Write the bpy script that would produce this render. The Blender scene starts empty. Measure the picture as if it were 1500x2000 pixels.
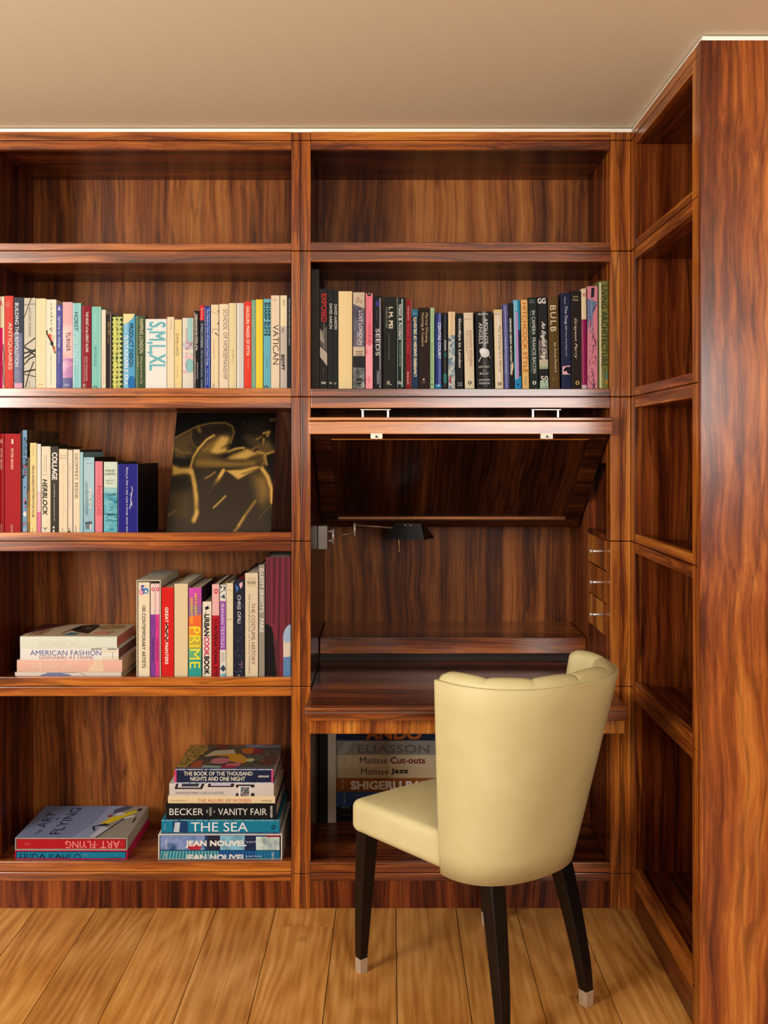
import bpy, bmesh, math, random
from mathutils import Vector, Matrix
random.seed(7)
PI = math.pi
SC = bpy.context.scene
COL = SC.collection

# ------------------------------------------------------------------ camera, world, lights, exposure
D0 = 3.48            # distance from the lens to the bookcase front plane (m)
S0 = 565.0           # pixels per metre on that plane
CX, CY = 761.0, 877.0
EYE = 1.589
cam = bpy.data.cameras.new('camera'); camo = bpy.data.objects.new('camera', cam); COL.objects.link(camo)
camo.location = (0, 0, EYE); camo.rotation_euler = (PI/2, 0, 0)
cam.sensor_fit = 'HORIZONTAL'; cam.sensor_width = 36.0
cam.lens = S0*D0/1500.0*36.0
cam.shift_x = -(CX-750)/1500.0
cam.shift_y = -(1000-CY)/1500.0
cam.clip_start = 0.05
SC.camera = camo

world = bpy.data.worlds.new('world'); SC.world = world; world.use_nodes = True
world.node_tree.nodes['Background'].inputs[0].default_value = (1.0, 0.86, 0.68, 1)
world.node_tree.nodes['Background'].inputs[1].default_value = 0.3

def area(name, loc, aim, sx, sy, power, color):
    l = bpy.data.lights.new(name, 'AREA'); l.shape = 'RECTANGLE'; l.size = sx; l.size_y = sy
    l.energy = power; l.color = color
    o = bpy.data.objects.new(name, l); COL.objects.link(o); o.location = loc
    o.rotation_euler = (Vector(aim)-Vector(loc)).to_track_quat('-Z', 'Y').to_euler()
    return o
area('window_daylight_left', (-3.1, 0.5, 2.0), (0.2, 3.4, 1.45), 1.5, 1.7, 170, (1.0, 0.97, 0.91))
area('window_daylight_rear', (1.45, -2.5, 1.95), (1.35, 3.4, 1.75), 2.1, 0.9, 80, (1.0, 0.98, 0.94))
area('ceiling_fill_light', (-0.4, -0.7, 1.7), (-0.3, -0.5, 3.0), 1.6, 0.8, 44, (1.0, 0.95, 0.84))  # unseen fill added to brighten the ceiling, not a lamp of the room
SC.view_settings.view_transform = 'Standard'
SC.view_settings.look = 'None'
SC.view_settings.gamma = 1.0
SC.view_settings.use_curve_mapping = False
SC.view_settings.exposure = 0.35

# ------------------------------------------------------------------ helpers
def XP(px, k=1.0): return (px-CX)/S0*k
def ZP(py, k=1.0): return EYE-(py-CY)/S0*k
def lin(c):
    def f(v):
        v = v/255.0
        return v/12.92 if v <= 0.04045 else ((v+0.055)/1.055)**2.4
    return (f(c[0]), f(c[1]), f(c[2]), 1.0)

def box(bm, x0, x1, y0, y1, z0, z1, mi=0):
    v = [bm.verts.new(p) for p in ((x0,y0,z0),(x1,y0,z0),(x1,y1,z0),(x0,y1,z0),(x0,y0,z1),(x1,y0,z1),(x1,y1,z1),(x0,y1,z1))]
    out = []
    for q in ((0,3,2,1),(4,5,6,7),(0,1,5,4),(1,2,6,5),(2,3,7,6),(3,0,4,7)):
        f = bm.faces.new([v[i] for i in q]); f.material_index = mi; out.append(f)
    return out

def hexa(bm, pts, mi=0):
    v = [bm.verts.new(p) for p in pts]
    for q in ((0,3,2,1),(4,5,6,7),(0,1,5,4),(1,2,6,5),(2,3,7,6),(3,0,4,7)):
        bm.faces.new([v[i] for i in q]).material_index = mi

def tube(bm, pts, r, n=10, mi=0, cap=True):
    rings = []
    pts = [Vector(p) for p in pts]
    prev = None
    for i, p in enumerate(pts):
        t = (pts[min(i+1, len(pts)-1)]-pts[max(i-1, 0)]).normalized()
        if prev is None:
            a = Vector((0,0,1)) if abs(t.z) < 0.9 else Vector((1,0,0))
            u = t.cross(a).normalized()
        else:
            u = (prev - t*prev.dot(t)).normalized()
        prev = u
        w = t.cross(u)
        rr = r[i] if isinstance(r, (list, tuple)) else r
        rings.append([bm.verts.new(p+(u*math.cos(2*PI*j/n)+w*math.sin(2*PI*j/n))*rr) for j in range(n)])
    for a, b in zip(rings[:-1], rings[1:]):
        for j in range(n):
            f = bm.faces.new((a[j], a[(j+1) % n], b[(j+1) % n], b[j])); f.material_index = mi; f.smooth = True
    if cap:
        bm.faces.new(rings[0][::-1]).material_index = mi
        bm.faces.new(rings[-1]).material_index = mi

def link(name, bm, mats, parent=None, loc=None, bevel=0.0, smooth=False, fixn=True):
    """bm is in world coordinates; the object's origin goes to loc (or its parent's place)"""
    me = bpy.data.meshes.new(name)
    if fixn: bmesh.ops.recalc_face_normals(bm, faces=bm.faces[:])
    if parent is not None: org = parent.matrix_world.translation if parent.parent is None else Vector(parent['org'])
    elif loc is not None: org = Vector(loc)
    else: org = Vector((0,0,0))
    org = Vector(org)
    bmesh.ops.translate(bm, verts=bm.verts[:], vec=-org)
    if smooth:
        for f in bm.faces: f.smooth = True
    bm.to_mesh(me); bm.free()
    if not isinstance(mats, (list, tuple)): mats = [mats]
    for m in mats: me.materials.append(m)
    o = bpy.data.objects.new(name, me); COL.objects.link(o)
    if parent is not None:
        o.parent = parent
    else:
        o.location = org
    o['org'] = list(org)
    if bevel:
        b = o.modifiers.new('bevel', 'BEVEL'); b.width = bevel; b.segments = 2; b.limit_method = 'ANGLE'; b.angle_limit = math.radians(50)
    return o

def thing(name, label, cat, loc, group=None):
    o = bpy.data.objects.new(name, None); COL.objects.link(o); o.location = loc
    o.matrix_world = Matrix.Translation(loc)
    o.empty_display_size = 0.05
    o['label'] = label; o['category'] = cat
    if group: o['group'] = group
    return o
def tag(o, label, cat, group=None):
    o['label'] = label; o['category'] = cat
    if group: o['group'] = group
    return o
def struct(name, bm, m, bevel=0.0):
    o = link(name, bm, m, bevel=bevel); o['kind'] = 'structure'; return o
NB = bmesh.new

# ------------------------------------------------------------------ materials
MC = {}
def nt_new(name):
    m = bpy.data.materials.new(name); m.use_nodes = True
    t = m.node_tree; b = t.nodes['Principled BSDF']
    return m, t, b
def plain(name, c, rough=0.5, metal=0.0, spec=0.5, var=0.0):
    key = ('p', tuple(c), rough, metal, spec, var)
    if key in MC: return MC[key]
    m, t, b = nt_new(name)
    b.inputs['Roughness'].default_value = rough; b.inputs['Metallic'].default_value = metal
    b.inputs['Specular IOR Level'].default_value = spec
    n = t.nodes.new('ShaderNodeTexNoise'); n.inputs['Scale'].default_value = 60; n.inputs['Detail'].default_value = 3
    tc = t.nodes.new('ShaderNodeTexCoord'); t.links.new(tc.outputs['Object'], n.inputs['Vector'])
    mx = t.nodes.new('ShaderNodeMix'); mx.data_type = 'RGBA'; mx.blend_type = 'MULTIPLY'; mx.inputs[0].default_value = 1.0
    r = t.nodes.new('ShaderNodeMapRange'); r.inputs[3].default_value = 1-var-0.03; r.inputs[4].default_value = 1+var+0.03
    t.links.new(n.outputs[0], r.inputs[0]); mx.inputs[6].default_value = lin(c)
    t.links.new(r.outputs[0], mx.inputs[7]); t.links.new(mx.outputs[2], b.inputs['Base Color'])
    MC[key] = m
    return m
def paper(c, rough=0.5):
    c = tuple(v*0.87 if v > 40 else v for v in c)
    return plain('printed_cover', c, rough, 0, 0.1)
def blot(cols, scale=30, rough=0.4, stretch=(1,1,1)):
    """several printed inks in soft irregular patches"""
    key = ('b', tuple(map(tuple, cols)), scale, stretch)
    if key in MC: return MC[key]
    m, t, b = nt_new('printed_artwork'); b.inputs['Roughness'].default_value = rough; b.inputs['Specular IOR Level'].default_value = 0.25
    cols = [tuple(v*0.92 for v in c) for c in cols]
    tc = t.nodes.new('ShaderNodeTexCoord'); mp = t.nodes.new('ShaderNodeMapping'); mp.inputs['Scale'].default_value = stretch
    n = t.nodes.new('ShaderNodeTexNoise'); n.inputs['Scale'].default_value = scale; n.inputs['Detail'].default_value = 4
    cr = t.nodes.new('ShaderNodeValToRGB'); e = cr.color_ramp.elements
    k = len(cols)
    pos = [0.30+0.4*i/(k-1) for i in range(k)]
    e[0].position = pos[0]; e[0].color = lin(cols[0]); e[1].position = pos[-1]; e[1].color = lin(cols[-1])
    for i in range(1, k-1):
        q = e.new(pos[i]); q.color = lin(cols[i])
    t.links.new(tc.outputs['Object'], mp.inputs[0]); t.links.new(mp.outputs[0], n.inputs['Vector'])
    t.links.new(n.outputs[0], cr.inputs[0]); t.links.new(cr.outputs[0], b.inputs['Base Color'])
    MC[key] = m
    return m

def wood(name, axis, cols, rough=0.26, along=0.2, across=8.0, coat=0.3, spec=0.45, warp=0.05, vein=0.55):
    m, t, b = nt_new(name)
    N, L = t.nodes.new, t.links.new
    tc = N('ShaderNodeTexCoord'); oi = N('ShaderNodeObjectInfo')
    sc = N('ShaderNodeVectorMath'); sc.operation = 'SCALE'; sc.inputs[0].default_value = (7.3, 11.1, 5.7); L(oi.outputs['Random'], sc.inputs[3])
    ad = N('ShaderNodeVectorMath'); ad.operation = 'ADD'; L(tc.outputs['Object'], ad.inputs[0]); L(sc.outputs[0], ad.inputs[1])
    wn = N('ShaderNodeTexNoise'); wn.inputs['Scale'].default_value = 2.2; wn.inputs['Detail'].default_value = 1.5
    L(ad.outputs[0], wn.inputs['Vector'])
    wv = N('ShaderNodeVectorMath'); wv.operation = 'MULTIPLY_ADD'; wv.inputs[1].default_value = (warp, warp, warp); L(wn.outputs['Color'], wv.inputs[0]); L(ad.outputs[0], wv.inputs[2])
    mp = N('ShaderNodeMapping'); s = [across]*3; s['XYZ'.index(axis)] = along; mp.inputs['Scale'].default_value = s
    L(wv.outputs[0], mp.inputs[0])
    def noise(scale, det, ro=0.5):
        n = N('ShaderNodeTexNoise'); n.inputs['Scale'].default_value = scale; n.inputs['Detail'].default_value = det; n.inputs['Roughness'].default_value = ro
        L(mp.outputs[0], n.inputs['Vector']); return n
    n1, n2, n3, n4 = noise(1.6, 3), noise(7.0, 6, 0.68), noise(0.4, 1), noise(1.9, 2.5)
    def madd(x, k, y=None):
        q = N('ShaderNodeMath'); q.operation = 'MULTIPLY_ADD'; q.inputs[1].default_value = k; L(x, q.inputs[0])
        if y is None: q.inputs[2].default_value = 0.0
        else: L(y, q.inputs[2])
        return q.outputs[0]
    f = madd(n3.outputs[0], 0.26, madd(n2.outputs[0], 0.36, madd(n1.outputs[0], 0.38)))
    cr = N('ShaderNodeValToRGB'); e = cr.color_ramp.elements
    pos = [0.37, 0.44, 0.50, 0.56, 0.64]
    e[0].position = pos[0]; e[0].color = lin(cols[0]); e[1].position = pos[4]; e[1].color = lin(cols[4])
    for i in (1, 2, 3):
        q = e.new(pos[i]); q.color = lin(cols[i])
    L(f, cr.inputs[0])
    # thin dark veins along contour lines of the figure
    sb = N('ShaderNodeMath'); sb.operation = 'SUBTRACT'; sb.inputs[1].default_value = 0.5; L(n4.outputs[0], sb.inputs[0])
    ab = N('ShaderNodeMath'); ab.operation = 'ABSOLUTE'; L(sb.outputs[0], ab.inputs[0])
    mr = N('ShaderNodeMapRange'); mr.inputs[1].default_value = 0.0; mr.inputs[2].default_value = 0.030; mr.inputs[3].default_value = 1-vein; mr.inputs[4].default_value = 1.0; L(ab.outputs[0], mr.inputs[0])
    mx = N('ShaderNodeMix'); mx.data_type = 'RGBA'; mx.blend_type = 'MULTIPLY'; mx.inputs[0].default_value = 1.0
    L(cr.outputs[0], mx.inputs[6]); L(mr.outputs[0], mx.inputs[7]); L(mx.outputs[2], b.inputs['Base Color'])
    b.inputs['Roughness'].default_value = rough
    b.inputs['Specular IOR Level'].default_value = spec
    b.inputs['Coat Weight'].default_value = coat; b.inputs['Coat Roughness'].default_value = 0.18
    return m
RW = [(24,6,4), (56,18,8), (92,38,14), (122,60,24), (148,84,38)]  # deep rosewood tones, the shade of the interiors worked into the colour
RF = [(46,15,5), (104,45,12), (150,80,24), (182,110,38), (208,143,62)]  # brighter tones of the same wood, light on the fronts painted in
RB = [(48,19,7), (88,42,15), (124,67,25), (148,87,36), (168,106,50)]  # back panel tones, darkened for the shade inside the cubbies
RE = [(50,16,6), (108,48,14), (152,80,28), (184,112,46), (208,142,72)]
W_Z = wood('rosewood_shaded_upright_grain', 'Z', RW, coat=0.0, spec=0.25)  # shaded copies of the rosewood
W_X = wood('rosewood_shaded_long_grain', 'X', RW, coat=0.0, spec=0.25)
W_Y = wood('rosewood_shaded_deep_grain', 'Y', RW, coat=0.0, spec=0.25)
W_P = wood('rosewood_shaded_flap_panel', 'Y', [(16,6,3), (34,14,7), (54,25,11), (74,36,16), (100,54,26)], coat=0.0, spec=0.25)  # darker copy of the wood, the shade under the raised flap painted in
W_PX = wood('rosewood_shaded_flap_rail', 'X', [(16,6,3), (34,14,7), (54,25,11), (74,36,16), (100,54,26)], coat=0.0, spec=0.25)  # same painted shade on the flap frame
W_D = wood('rosewood_polished_desk', 'X', RW, coat=0.35, spec=0.45)
W_ZF = wood('rosewood_lit_upright_grain', 'Z', RF)  # lit copies of the same rosewood
W_XF = wood('rosewood_lit_long_grain', 'X', RF, coat=0.7)
W_YF = wood('rosewood_lit_deep_grain', 'Y', RF)
W_E = wood('rosewood_end_veneer', 'Z', RE, across=6.0, warp=0.09, along=0.22, vein=0.4)
W_B = wood('rosewood_shaded_back', 'Z', RB, rough=0.45, coat=0.0, spec=0.2, warp=0.07, along=0.16, across=9.0, vein=0.4)
M_CHROME = plain('brushed_nickel', (214,210,202), 0.32, 0.55)
M_BLACK = plain('black_enamel', (14,13,14), 0.35)
M_PAGES = plain('page_edges', (226,214,190), 0.8)
M_PAGESD = plain('page_edges_warm', (190,150,110), 0.8)
# ------------------------------------------------------------------ the room
CEIL = ZP(247)
XR, XL, YB, YF = 1.42, -3.3, 4.34, -2.6
XR2 = 3.4
m_ceil = plain('ceiling_paint', (230,224,200), 0.9, var=0.01)
m_wall = plain('wall_paint', (150,120,92), 0.9, var=0.01)
bm = NB(); box(bm, XL-0.1, XR2+0.1, YF-0.1, YB+0.1, CEIL, CEIL+0.1); struct('ceiling', bm, m_ceil)
bm = NB(); box(bm, XL-0.1, XR+0.1, YB, YB+0.1, -0.1, CEIL); struct('wall_back', bm, m_wall)
bm = NB(); box(bm, XR, XR2+0.1, 2.72, YB, -0.1, CEIL); box(bm, XR2, XR2+0.1, YF-0.1, 2.72, -0.1, CEIL); struct('wall_right', bm, m_wall)
bm = NB(); box(bm, XL-0.1, XL, YF-0.1, YB, -0.1, CEIL); struct('wall_left', bm, m_wall)
bm = NB(); box(bm, XL, XR2, YF-0.1, YF, -0.1, CEIL); struct('wall_front', bm, m_wall)
# white shadow-gap strip between joinery and ceiling
m_trim = plain('white_trim_paint', (248,244,234), 0.6)
m_gap = plain('shadow_gap', (70,58,40), 0.9)
bm = NB(); box(bm, XP(-33), 0.840, 3.490, 3.53, ZP(256.5), CEIL-0.0045, 0); box(bm, XP(-33), 0.84, 3.50, 3.53, CEIL-0.0045, CEIL-0.0002, 1)
struct('trim_1', bm, [m_trim, m_gap])
bm = NB(); box(bm, 0.842, 0.875, 2.708, 3.489, ZP(256.5), CEIL-0.0045, 0); box(bm, 0.852, 0.875, 2.718, 3.489, CEIL-0.0045, CEIL-0.0002, 1)
box(bm, 0.875, XR, 2.708, 2.75, ZP(256.5), CEIL-0.0045, 0); box(bm, 0.875, XR, 2.718, 2.75, CEIL-0.0045, CEIL-0.0002, 1)
struct('trim_2', bm, [m_trim, m_gap])

# oak plank floor
def oak():
    m, t, b = nt_new('oak_planks'); N, L = t.nodes.new, t.links.new
    tc = N('ShaderNodeTexCoord'); g = N('ShaderNodeNewGeometry')
    sc = N('ShaderNodeVectorMath'); sc.operation = 'SCALE'; sc.inputs[0].default_value = (13.0, 29.0, 0); L(g.outputs['Random Per Island'], sc.inputs[3])
    ad = N('ShaderNodeVectorMath'); ad.operation = 'ADD'; L(tc.outputs['Object'], ad.inputs[0]); L(sc.outputs[0], ad.inputs[1])
    mp = N('ShaderNodeMapping'); mp.inputs['Scale'].default_value = (5.0, 0.75, 1); L(ad.outputs[0], mp.inputs[0])
    n0 = N('ShaderNodeTexNoise'); n0.inputs['Scale'].default_value = 0.75; n0.inputs['Detail'].default_value = 1.5; L(mp.outputs[0], n0.inputs['Vector'])
    # growth rings: contour lines of a smooth field give cathedral figure
    mu = N('ShaderNodeMath'); mu.operation = 'MULTIPLY'; mu.inputs[1].default_value = 110.0; L(n0.outputs[0], mu.inputs[0])
    si = N('ShaderNodeMath'); si.operation = 'SINE'; L(mu.outputs[0], si.inputs[0])
    mr = N('ShaderNodeMapRange'); mr.inputs[1].default_value = -1; mr.inputs[2].default_value = 1; L(si.outputs[0], mr.inputs[0])
    n2 = N('ShaderNodeTexNoise'); n2.inputs['Scale'].default_value = 1.0; n2.inputs['Detail'].default_value = 5
    mp2 = N('ShaderNodeMapping'); mp2.inputs['Scale'].default_value = (70, 3.0, 1); L(ad.outputs[0], mp2.inputs[0]); L(mp2.outputs[0], n2.inputs['Vector'])
    n3 = N('ShaderNodeTexNoise'); n3.inputs['Scale'].default_value = 3.0; n3.inputs['Detail'].default_value = 3; L(ad.outputs[0], n3.inputs['Vector'])
    a = N('ShaderNodeMath'); a.operation = 'MULTIPLY'; a.inputs[1].default_value = 0.11; L(mr.outputs[0], a.inputs[0])
    c = N('ShaderNodeMath'); c.operation = 'MULTIPLY_ADD'; c.inputs[1].default_value = 0.50; L(n2.outputs[0], c.inputs[0]); L(a.outputs[0], c.inputs[2])
    d = N('ShaderNodeMath'); d.operation = 'MULTIPLY_ADD'; d.inputs[1].default_value = 0.42; L(n3.outputs[0], d.inputs[0]); L(c.outputs[0], d.inputs[2])
    cr = N('ShaderNodeValToRGB'); e = cr.color_ramp.elements
    e[0].position = 0.30; e[0].color = lin((136,82,34)); e[1].position = 0.68; e[1].color = lin((206,153,86))
    q = e.new(0.48); q.color = lin((177,119,54))
    L(d.outputs[0], cr.inputs[0])
    # knots
    vo = N('ShaderNodeTexVoronoi'); vo.inputs['Scale'].default_value = 1.0
    mp3 = N('ShaderNodeMapping'); mp3.inputs['Scale'].default_value = (2.6, 1.7, 1); L(ad.outputs[0], mp3.inputs[0]); L(mp3.outputs[0], vo.inputs['Vector'])
    kr = N('ShaderNodeValToRGB'); k = kr.color_ramp.elements; k[0].position = 0.012; k[0].color = (0.13, 0.07, 0.03, 1); k[1].position = 0.07; k[1].color = (1,1,1,1)
    L(vo.outputs['Distance'], kr.inputs[0])
    mx = N('ShaderNodeMix'); mx.data_type = 'RGBA'; mx.blend_type = 'MULTIPLY'; mx.inputs[0].default_value = 0.8
    L(cr.outputs[0], mx.inputs[6]); L(kr.outputs[0], mx.inputs[7])
    hv = N('ShaderNodeHueSaturation'); vr = N('ShaderNodeMapRange'); vr.inputs[3].default_value = 0.88; vr.inputs[4].default_value = 1.08
    L(g.outputs['Random Per Island'], vr.inputs[0]); L(vr.outputs[0], hv.inputs['Value']); L(mx.outputs[2], hv.inputs['Color'])
    L(hv.outputs[0], b.inputs['Base Color'])
    b.inputs['Roughness'].default_value = 0.42; b.inputs['Specular IOR Level'].default_value = 0.35
    return m
m_oak = oak(); m_sub = plain('subfloor_shadow', (30,18,8), 0.9)
bm = NB(); pitch = 117.0/S0; x0 = XP(71)
cuts = {4: [ZP(0)*0 + D0*898/(1810-877.0)], 8: [D0*898/(1944-877.0)]}
i = -14
while x0+i*pitch < XR2:
    a, bnd = x0+i*pitch, x0+(i+1)*pitch
    ys = [YF]
    off = ((i*7) % 11)/11*2.2
    cl = cuts.get(i)
    if cl: ys += [cl[0]-2.0, cl[0]]
    else: ys += [YF+0.6+off*0.7]
    ys += [YB]
    for p, q in zip(ys[:-1], ys[1:]):
        box(bm, max(a, XL)+0.0013, min(bnd, XR2)-0.0013, p+0.0005, q-0.0005, -0.012, 0.0, 0)
    i += 1
box(bm, XL, XR2, YF, YB, -0.1, -0.0125, 1)
struct('floor', bm, [m_oak, m_sub])

# ------------------------------------------------------------------ built-in rosewood bookcases
YFR = D0                 # front plane
YBK = D0*1.114           # back of the open shelves
YNI = D0*1.225           # back of the desk niche
G = 0.0012
JOINTS = [274, 490, 775, 1057, 1341, 1707]
FLOORPX = 1775
def side_panel(x0, x1, yb, parent, top=257, joints=JOINTS):
    bm = NB(); zs = [ZP(top)]+[ZP(j) for j in joints]+[0.0]
    for a, b in zip(zs[:-1], zs[1:]):
        box(bm, x0+0.0006, x1-0.0006, YFR, YFR+0.022, b+G*(b > 0), a-G, 1)
        box(bm, x0+0.0006, x1-0.0006, YFR+0.0221, yb, b, a)
    return link('side_panel', bm, [W_Z, W_ZF], parent, bevel=0.002)
def shelf(x0, x1, y_top, y_mid, y_bot, yb, parent, drop=0.019):
    bm = NB()
    box(bm, x0, x1, YFR+0.0005, YFR+0.022, ZP(y_mid)+G, ZP(y_top), 1)
    box(bm, x0, x1, YFR+0.0005, YFR+0.022, ZP(y_bot), ZP(y_mid)-G, 1)
    box(bm, x0, x1, YFR+0.0222, yb, ZP(y_bot)+0.0005, ZP(y_top)-drop)
    return link('shelf', bm, [W_X, W_XF], parent, bevel=0.002)

LX0, LX1 = XP(-13), XP(569)
RX0, RX1 = XP(607), XP(1192)
JX = XP(587)
# left bay
lb = thing('bookcase', 'glossy rosewood bookcase bay on the left holding books and a leaning print', 'bookcase', (XP(278), YFR+0.2, 0))
side_panel(XP(-33), LX0, YBK, lb); side_panel(LX1, JX, YBK, lb)
bm = NB(); box(bm, LX0, LX1, YFR+0.0005, YFR+0.022, ZP(274)+G, ZP(257), 1); box(bm, LX0, LX1, YFR+0.0005, YFR+0.022, ZP(292), ZP(274)-G, 1); box(bm, LX0, LX1, YFR+0.0222, YBK, ZP(292)+0.0005, ZP(257))
link('top_rail', bm, [W_X, W_XF], lb, bevel=0.002)
SHELF_DROP = 0.019
for a, b, c in ((475,489.5,514), (758,775,797), (1040,1057,1077), (1323,1341,1360)):
    shelf(LX0, LX1, a, b, c, YBK, lb)
shelf(LX0, LX1, 1683, 1703, 1721, YBK, lb, drop=0.010)
bm = NB(); box(bm, LX0-0.02, LX1+0.012, YBK+0.0003, YBK+0.012, 0.0, ZP(257)); link('back_panel', bm, W_B, lb)
bm = NB(); box(bm, LX0, LX1, YFR+0.004, YFR+0.022, 0, ZP(1721)-0.0005); link('plinth', bm, W_Z, lb)

# desk bay
db = thing('secretary_bookcase', 'glossy rosewood bookcase bay with a recessed desk niche and raised flap door', 'bookcase', (XP(900), YFR+0.3, 0))
side_panel(JX, RX0, YNI, db)
bm = NB(); zs = [ZP(257)]+[ZP(j) for j in JOINTS]+[0.0]
NY0, NY1 = D0*1.019, D0*1.114          # the side-wall cubby and drawers lie between these depths
cz0, cz1 = ZP(1045, 1.017), ZP(905, 1.017)
for a, b in zip(zs[:-1], zs[1:]):      # front stile, segmented at the module joints
    box(bm, RX1+0.0006, XP(1212)-0.0006, YFR, NY0-0.0005, b+G*(b > 0), a-G, 1)
box(bm, RX1+0.0006, XP(1212)-0.0006, NY0, YNI, ZP(797), ZP(257))
box(bm, RX1+0.0006, XP(1212)-0.0006, NY1, YNI, 0, ZP(797))
box(bm, RX1+0.0006, XP(1212)-0.0006, NY0, NY1, cz1, ZP(797))
box(bm, RX1+0.026, XP(1212)-0.0006, NY0, NY1, ZP(1246, 1.02), cz1)
box(bm, RX1+0.0006, XP(1212)-0.0006, NY0, NY1, 0, ZP(1246, 1.02))
box(bm, RX1-0.002, RX1+0.026, NY0, NY1, ZP(1055, 1.02), cz0)
link('side_panel', bm, [W_Z, W_ZF], db, bevel=0.002)
bm = NB()
for a, b in zip(zs[:-1], zs[1:]):
    box(bm, XP(1212)+0.0006, XP(1232), YFR, YFR+0.03, b+G*(b > 0), a-G)
link('corner_stile', bm, W_ZF, db, bevel=0.0025)
for i, (ya, yb_, yk) in enumerate(((1055,1116,1076.5), (1116,1180,1137), (1180,1246,1200))):
    bm = NB(); box(bm, RX1+0.001, RX1+0.025, NY0+0.002, NY1-0.002, ZP(yb_, 1.02)+0.0025, ZP(ya, 1.02)-0.0025)
    dr = link('drawer', bm, W_ZF, db, bevel=0.002)
    bm = NB(); zz = ZP(yk, 1.03); yy = D0*1.03
    tube(bm, [(RX1+0.002, yy, zz), (RX1-0.042, yy, zz)], 0.0042, 10)
    tube(bm, [(RX1-0.042, yy, zz), (RX1-0.046, yy, zz), (RX1-0.050, yy, zz)], [0.006, 0.0075, 0.006], 12)
    link('knob', bm, M_CHROME, dr)
bm = NB(); box(bm, RX0, RX1, YFR+0.0005, YFR+0.022, ZP(274)+G, ZP(257), 1); box(bm, RX0, RX1, YFR+0.0005, YFR+0.022, ZP(292), ZP(274)-G, 1); box(bm, RX0, RX1, YFR+0.0222, YBK, ZP(292)+0.0005, ZP(257))
link('top_rail', bm, [W_X, W_XF], db, bevel=0.002)
shelf(RX0, RX1, 473, 490, 511, YBK, db)
shelf(RX0, RX1, 759, 775, 797, YNI, db)
shelf(RX0, RX1, 1685, 1705, 1721, YNI, db, drop=0.008)
bm = NB(); box(bm, RX0-0.0004, RX1+0.0004, YBK, YBK+0.012, ZP(775), ZP(257)); link('back_panel', bm, W_B, db)
bm = NB(); box(bm, RX0-0.012, RX1+0.012, YNI+0.0003, YNI+0.012, 0, ZP(775)); link('back_panel', bm, W_B, db)
bm = NB(); box(bm, RX0, RX1, YFR+0.004, YFR+0.022, 0, ZP(1721)-0.0005); link('plinth', bm, W_Z, db)
k = 1.12
bm = NB(); box(bm, RX0+0.002, RX1-0.002, D0*k, YNI-0.001, ZP(1277, k), ZP(1245, k)); link('niche_ledge', bm, W_XF, db, bevel=0.003)
bm = NB(); box(bm, RX0+0.0006, RX1-0.0006, D0*1.13, D0*1.14, ZP(1345), ZP(1277, k)); link('niche_gap_shade', bm, plain('gap_shade', (30,12,8), 0.6), db)  # dark strip standing in for the shade in the gap below the ledge
# raised flap door: front rail plus framed panel falling away to the back
kf = 0.99; yf = D0*kf
fx0, fx1 = XP(603, kf), XP(1197, kf)
bm = NB()
box(bm, fx0, fx1, yf, yf+0.030, ZP(848, kf), ZP(823, kf), 1)
box(bm, fx0-0.001, fx1+0.001, yf-0.003, yf+0.032, ZP(821.5, kf), ZP(815, kf), 1)
box(bm, fx0+0.003, fx1-0.003, yf+0.004, yf+0.032, ZP(823.5, kf), ZP(821, kf))
al = math.radians(33); ca, sa = math.cos(al), math.sin(al)
P0 = (yf+0.012, ZP(848, kf)+0.012)
ix0, ix1 = RX0+0.006, RX1-0.006
def slope(bm, x0, x1, t0, t1, n0, n1):
    def pt(x, t, n): return (x, P0[0]+t*ca+n*sa, P0[1]-t*sa+n*ca)
    hexa(bm, [pt(x0,t0,n0), pt(x1,t0,n0), pt(x1,t1,n0), pt(x0,t1,n0), pt(x0,t0,n1), pt(x1,t0,n1), pt(x1,t1,n1), pt(x0,t1,n1)])
FL = 0.690
slope(bm, ix0, ix1, 0.0, 0.052, 0.0, 0.028); slope(bm, ix0, ix1, FL-0.058, FL, 0, 0.028)
slope(bm, ix0, ix0+0.062, 0.052, FL-0.058, 0, 0.028); slope(bm, ix1-0.062, ix1, 0.052, FL-0.058, 0, 0.028)
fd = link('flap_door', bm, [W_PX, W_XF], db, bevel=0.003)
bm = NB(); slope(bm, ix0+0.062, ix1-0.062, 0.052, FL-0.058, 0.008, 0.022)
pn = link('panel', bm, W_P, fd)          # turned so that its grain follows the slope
pn.data.transform(Matrix.Rotation(al, 4, 'X')); pn.rotation_euler = (-al, 0, 0)
bm = NB()
slope(bm, ix0+0.062, ix1-0.062, 0.052, 0.062, 0.001, 0.010)
link('moulding', bm, W_XF, fd, bevel=0.003)
bm = NB(); slope(bm, ix0+0.062, ix1-0.062, FL-0.070, FL-0.058, 0.001, 0.010)
link('moulding', bm, W_XF, fd, bevel=0.003)
for a, b, p, q in ((702,765,708.5,758), (1037,1099,1042,1091)):
    bm = NB(); zb = ZP(815, kf)
    for c in (p, q): box(bm, XP(c-2.0, kf), XP(c+2.0, kf), yf+0.010, yf+0.016, zb-0.001, ZP(801, kf))
    box(bm, XP(a+2, kf), XP(b-2, kf), yf+0.006, yf+0.020, ZP(801, kf), ZP(799, kf))
    link('handle', bm, M_CHROME, fd, bevel=0.001)
m_catch = plain('cream_catch', (232,226,210), 0.45)
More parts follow.
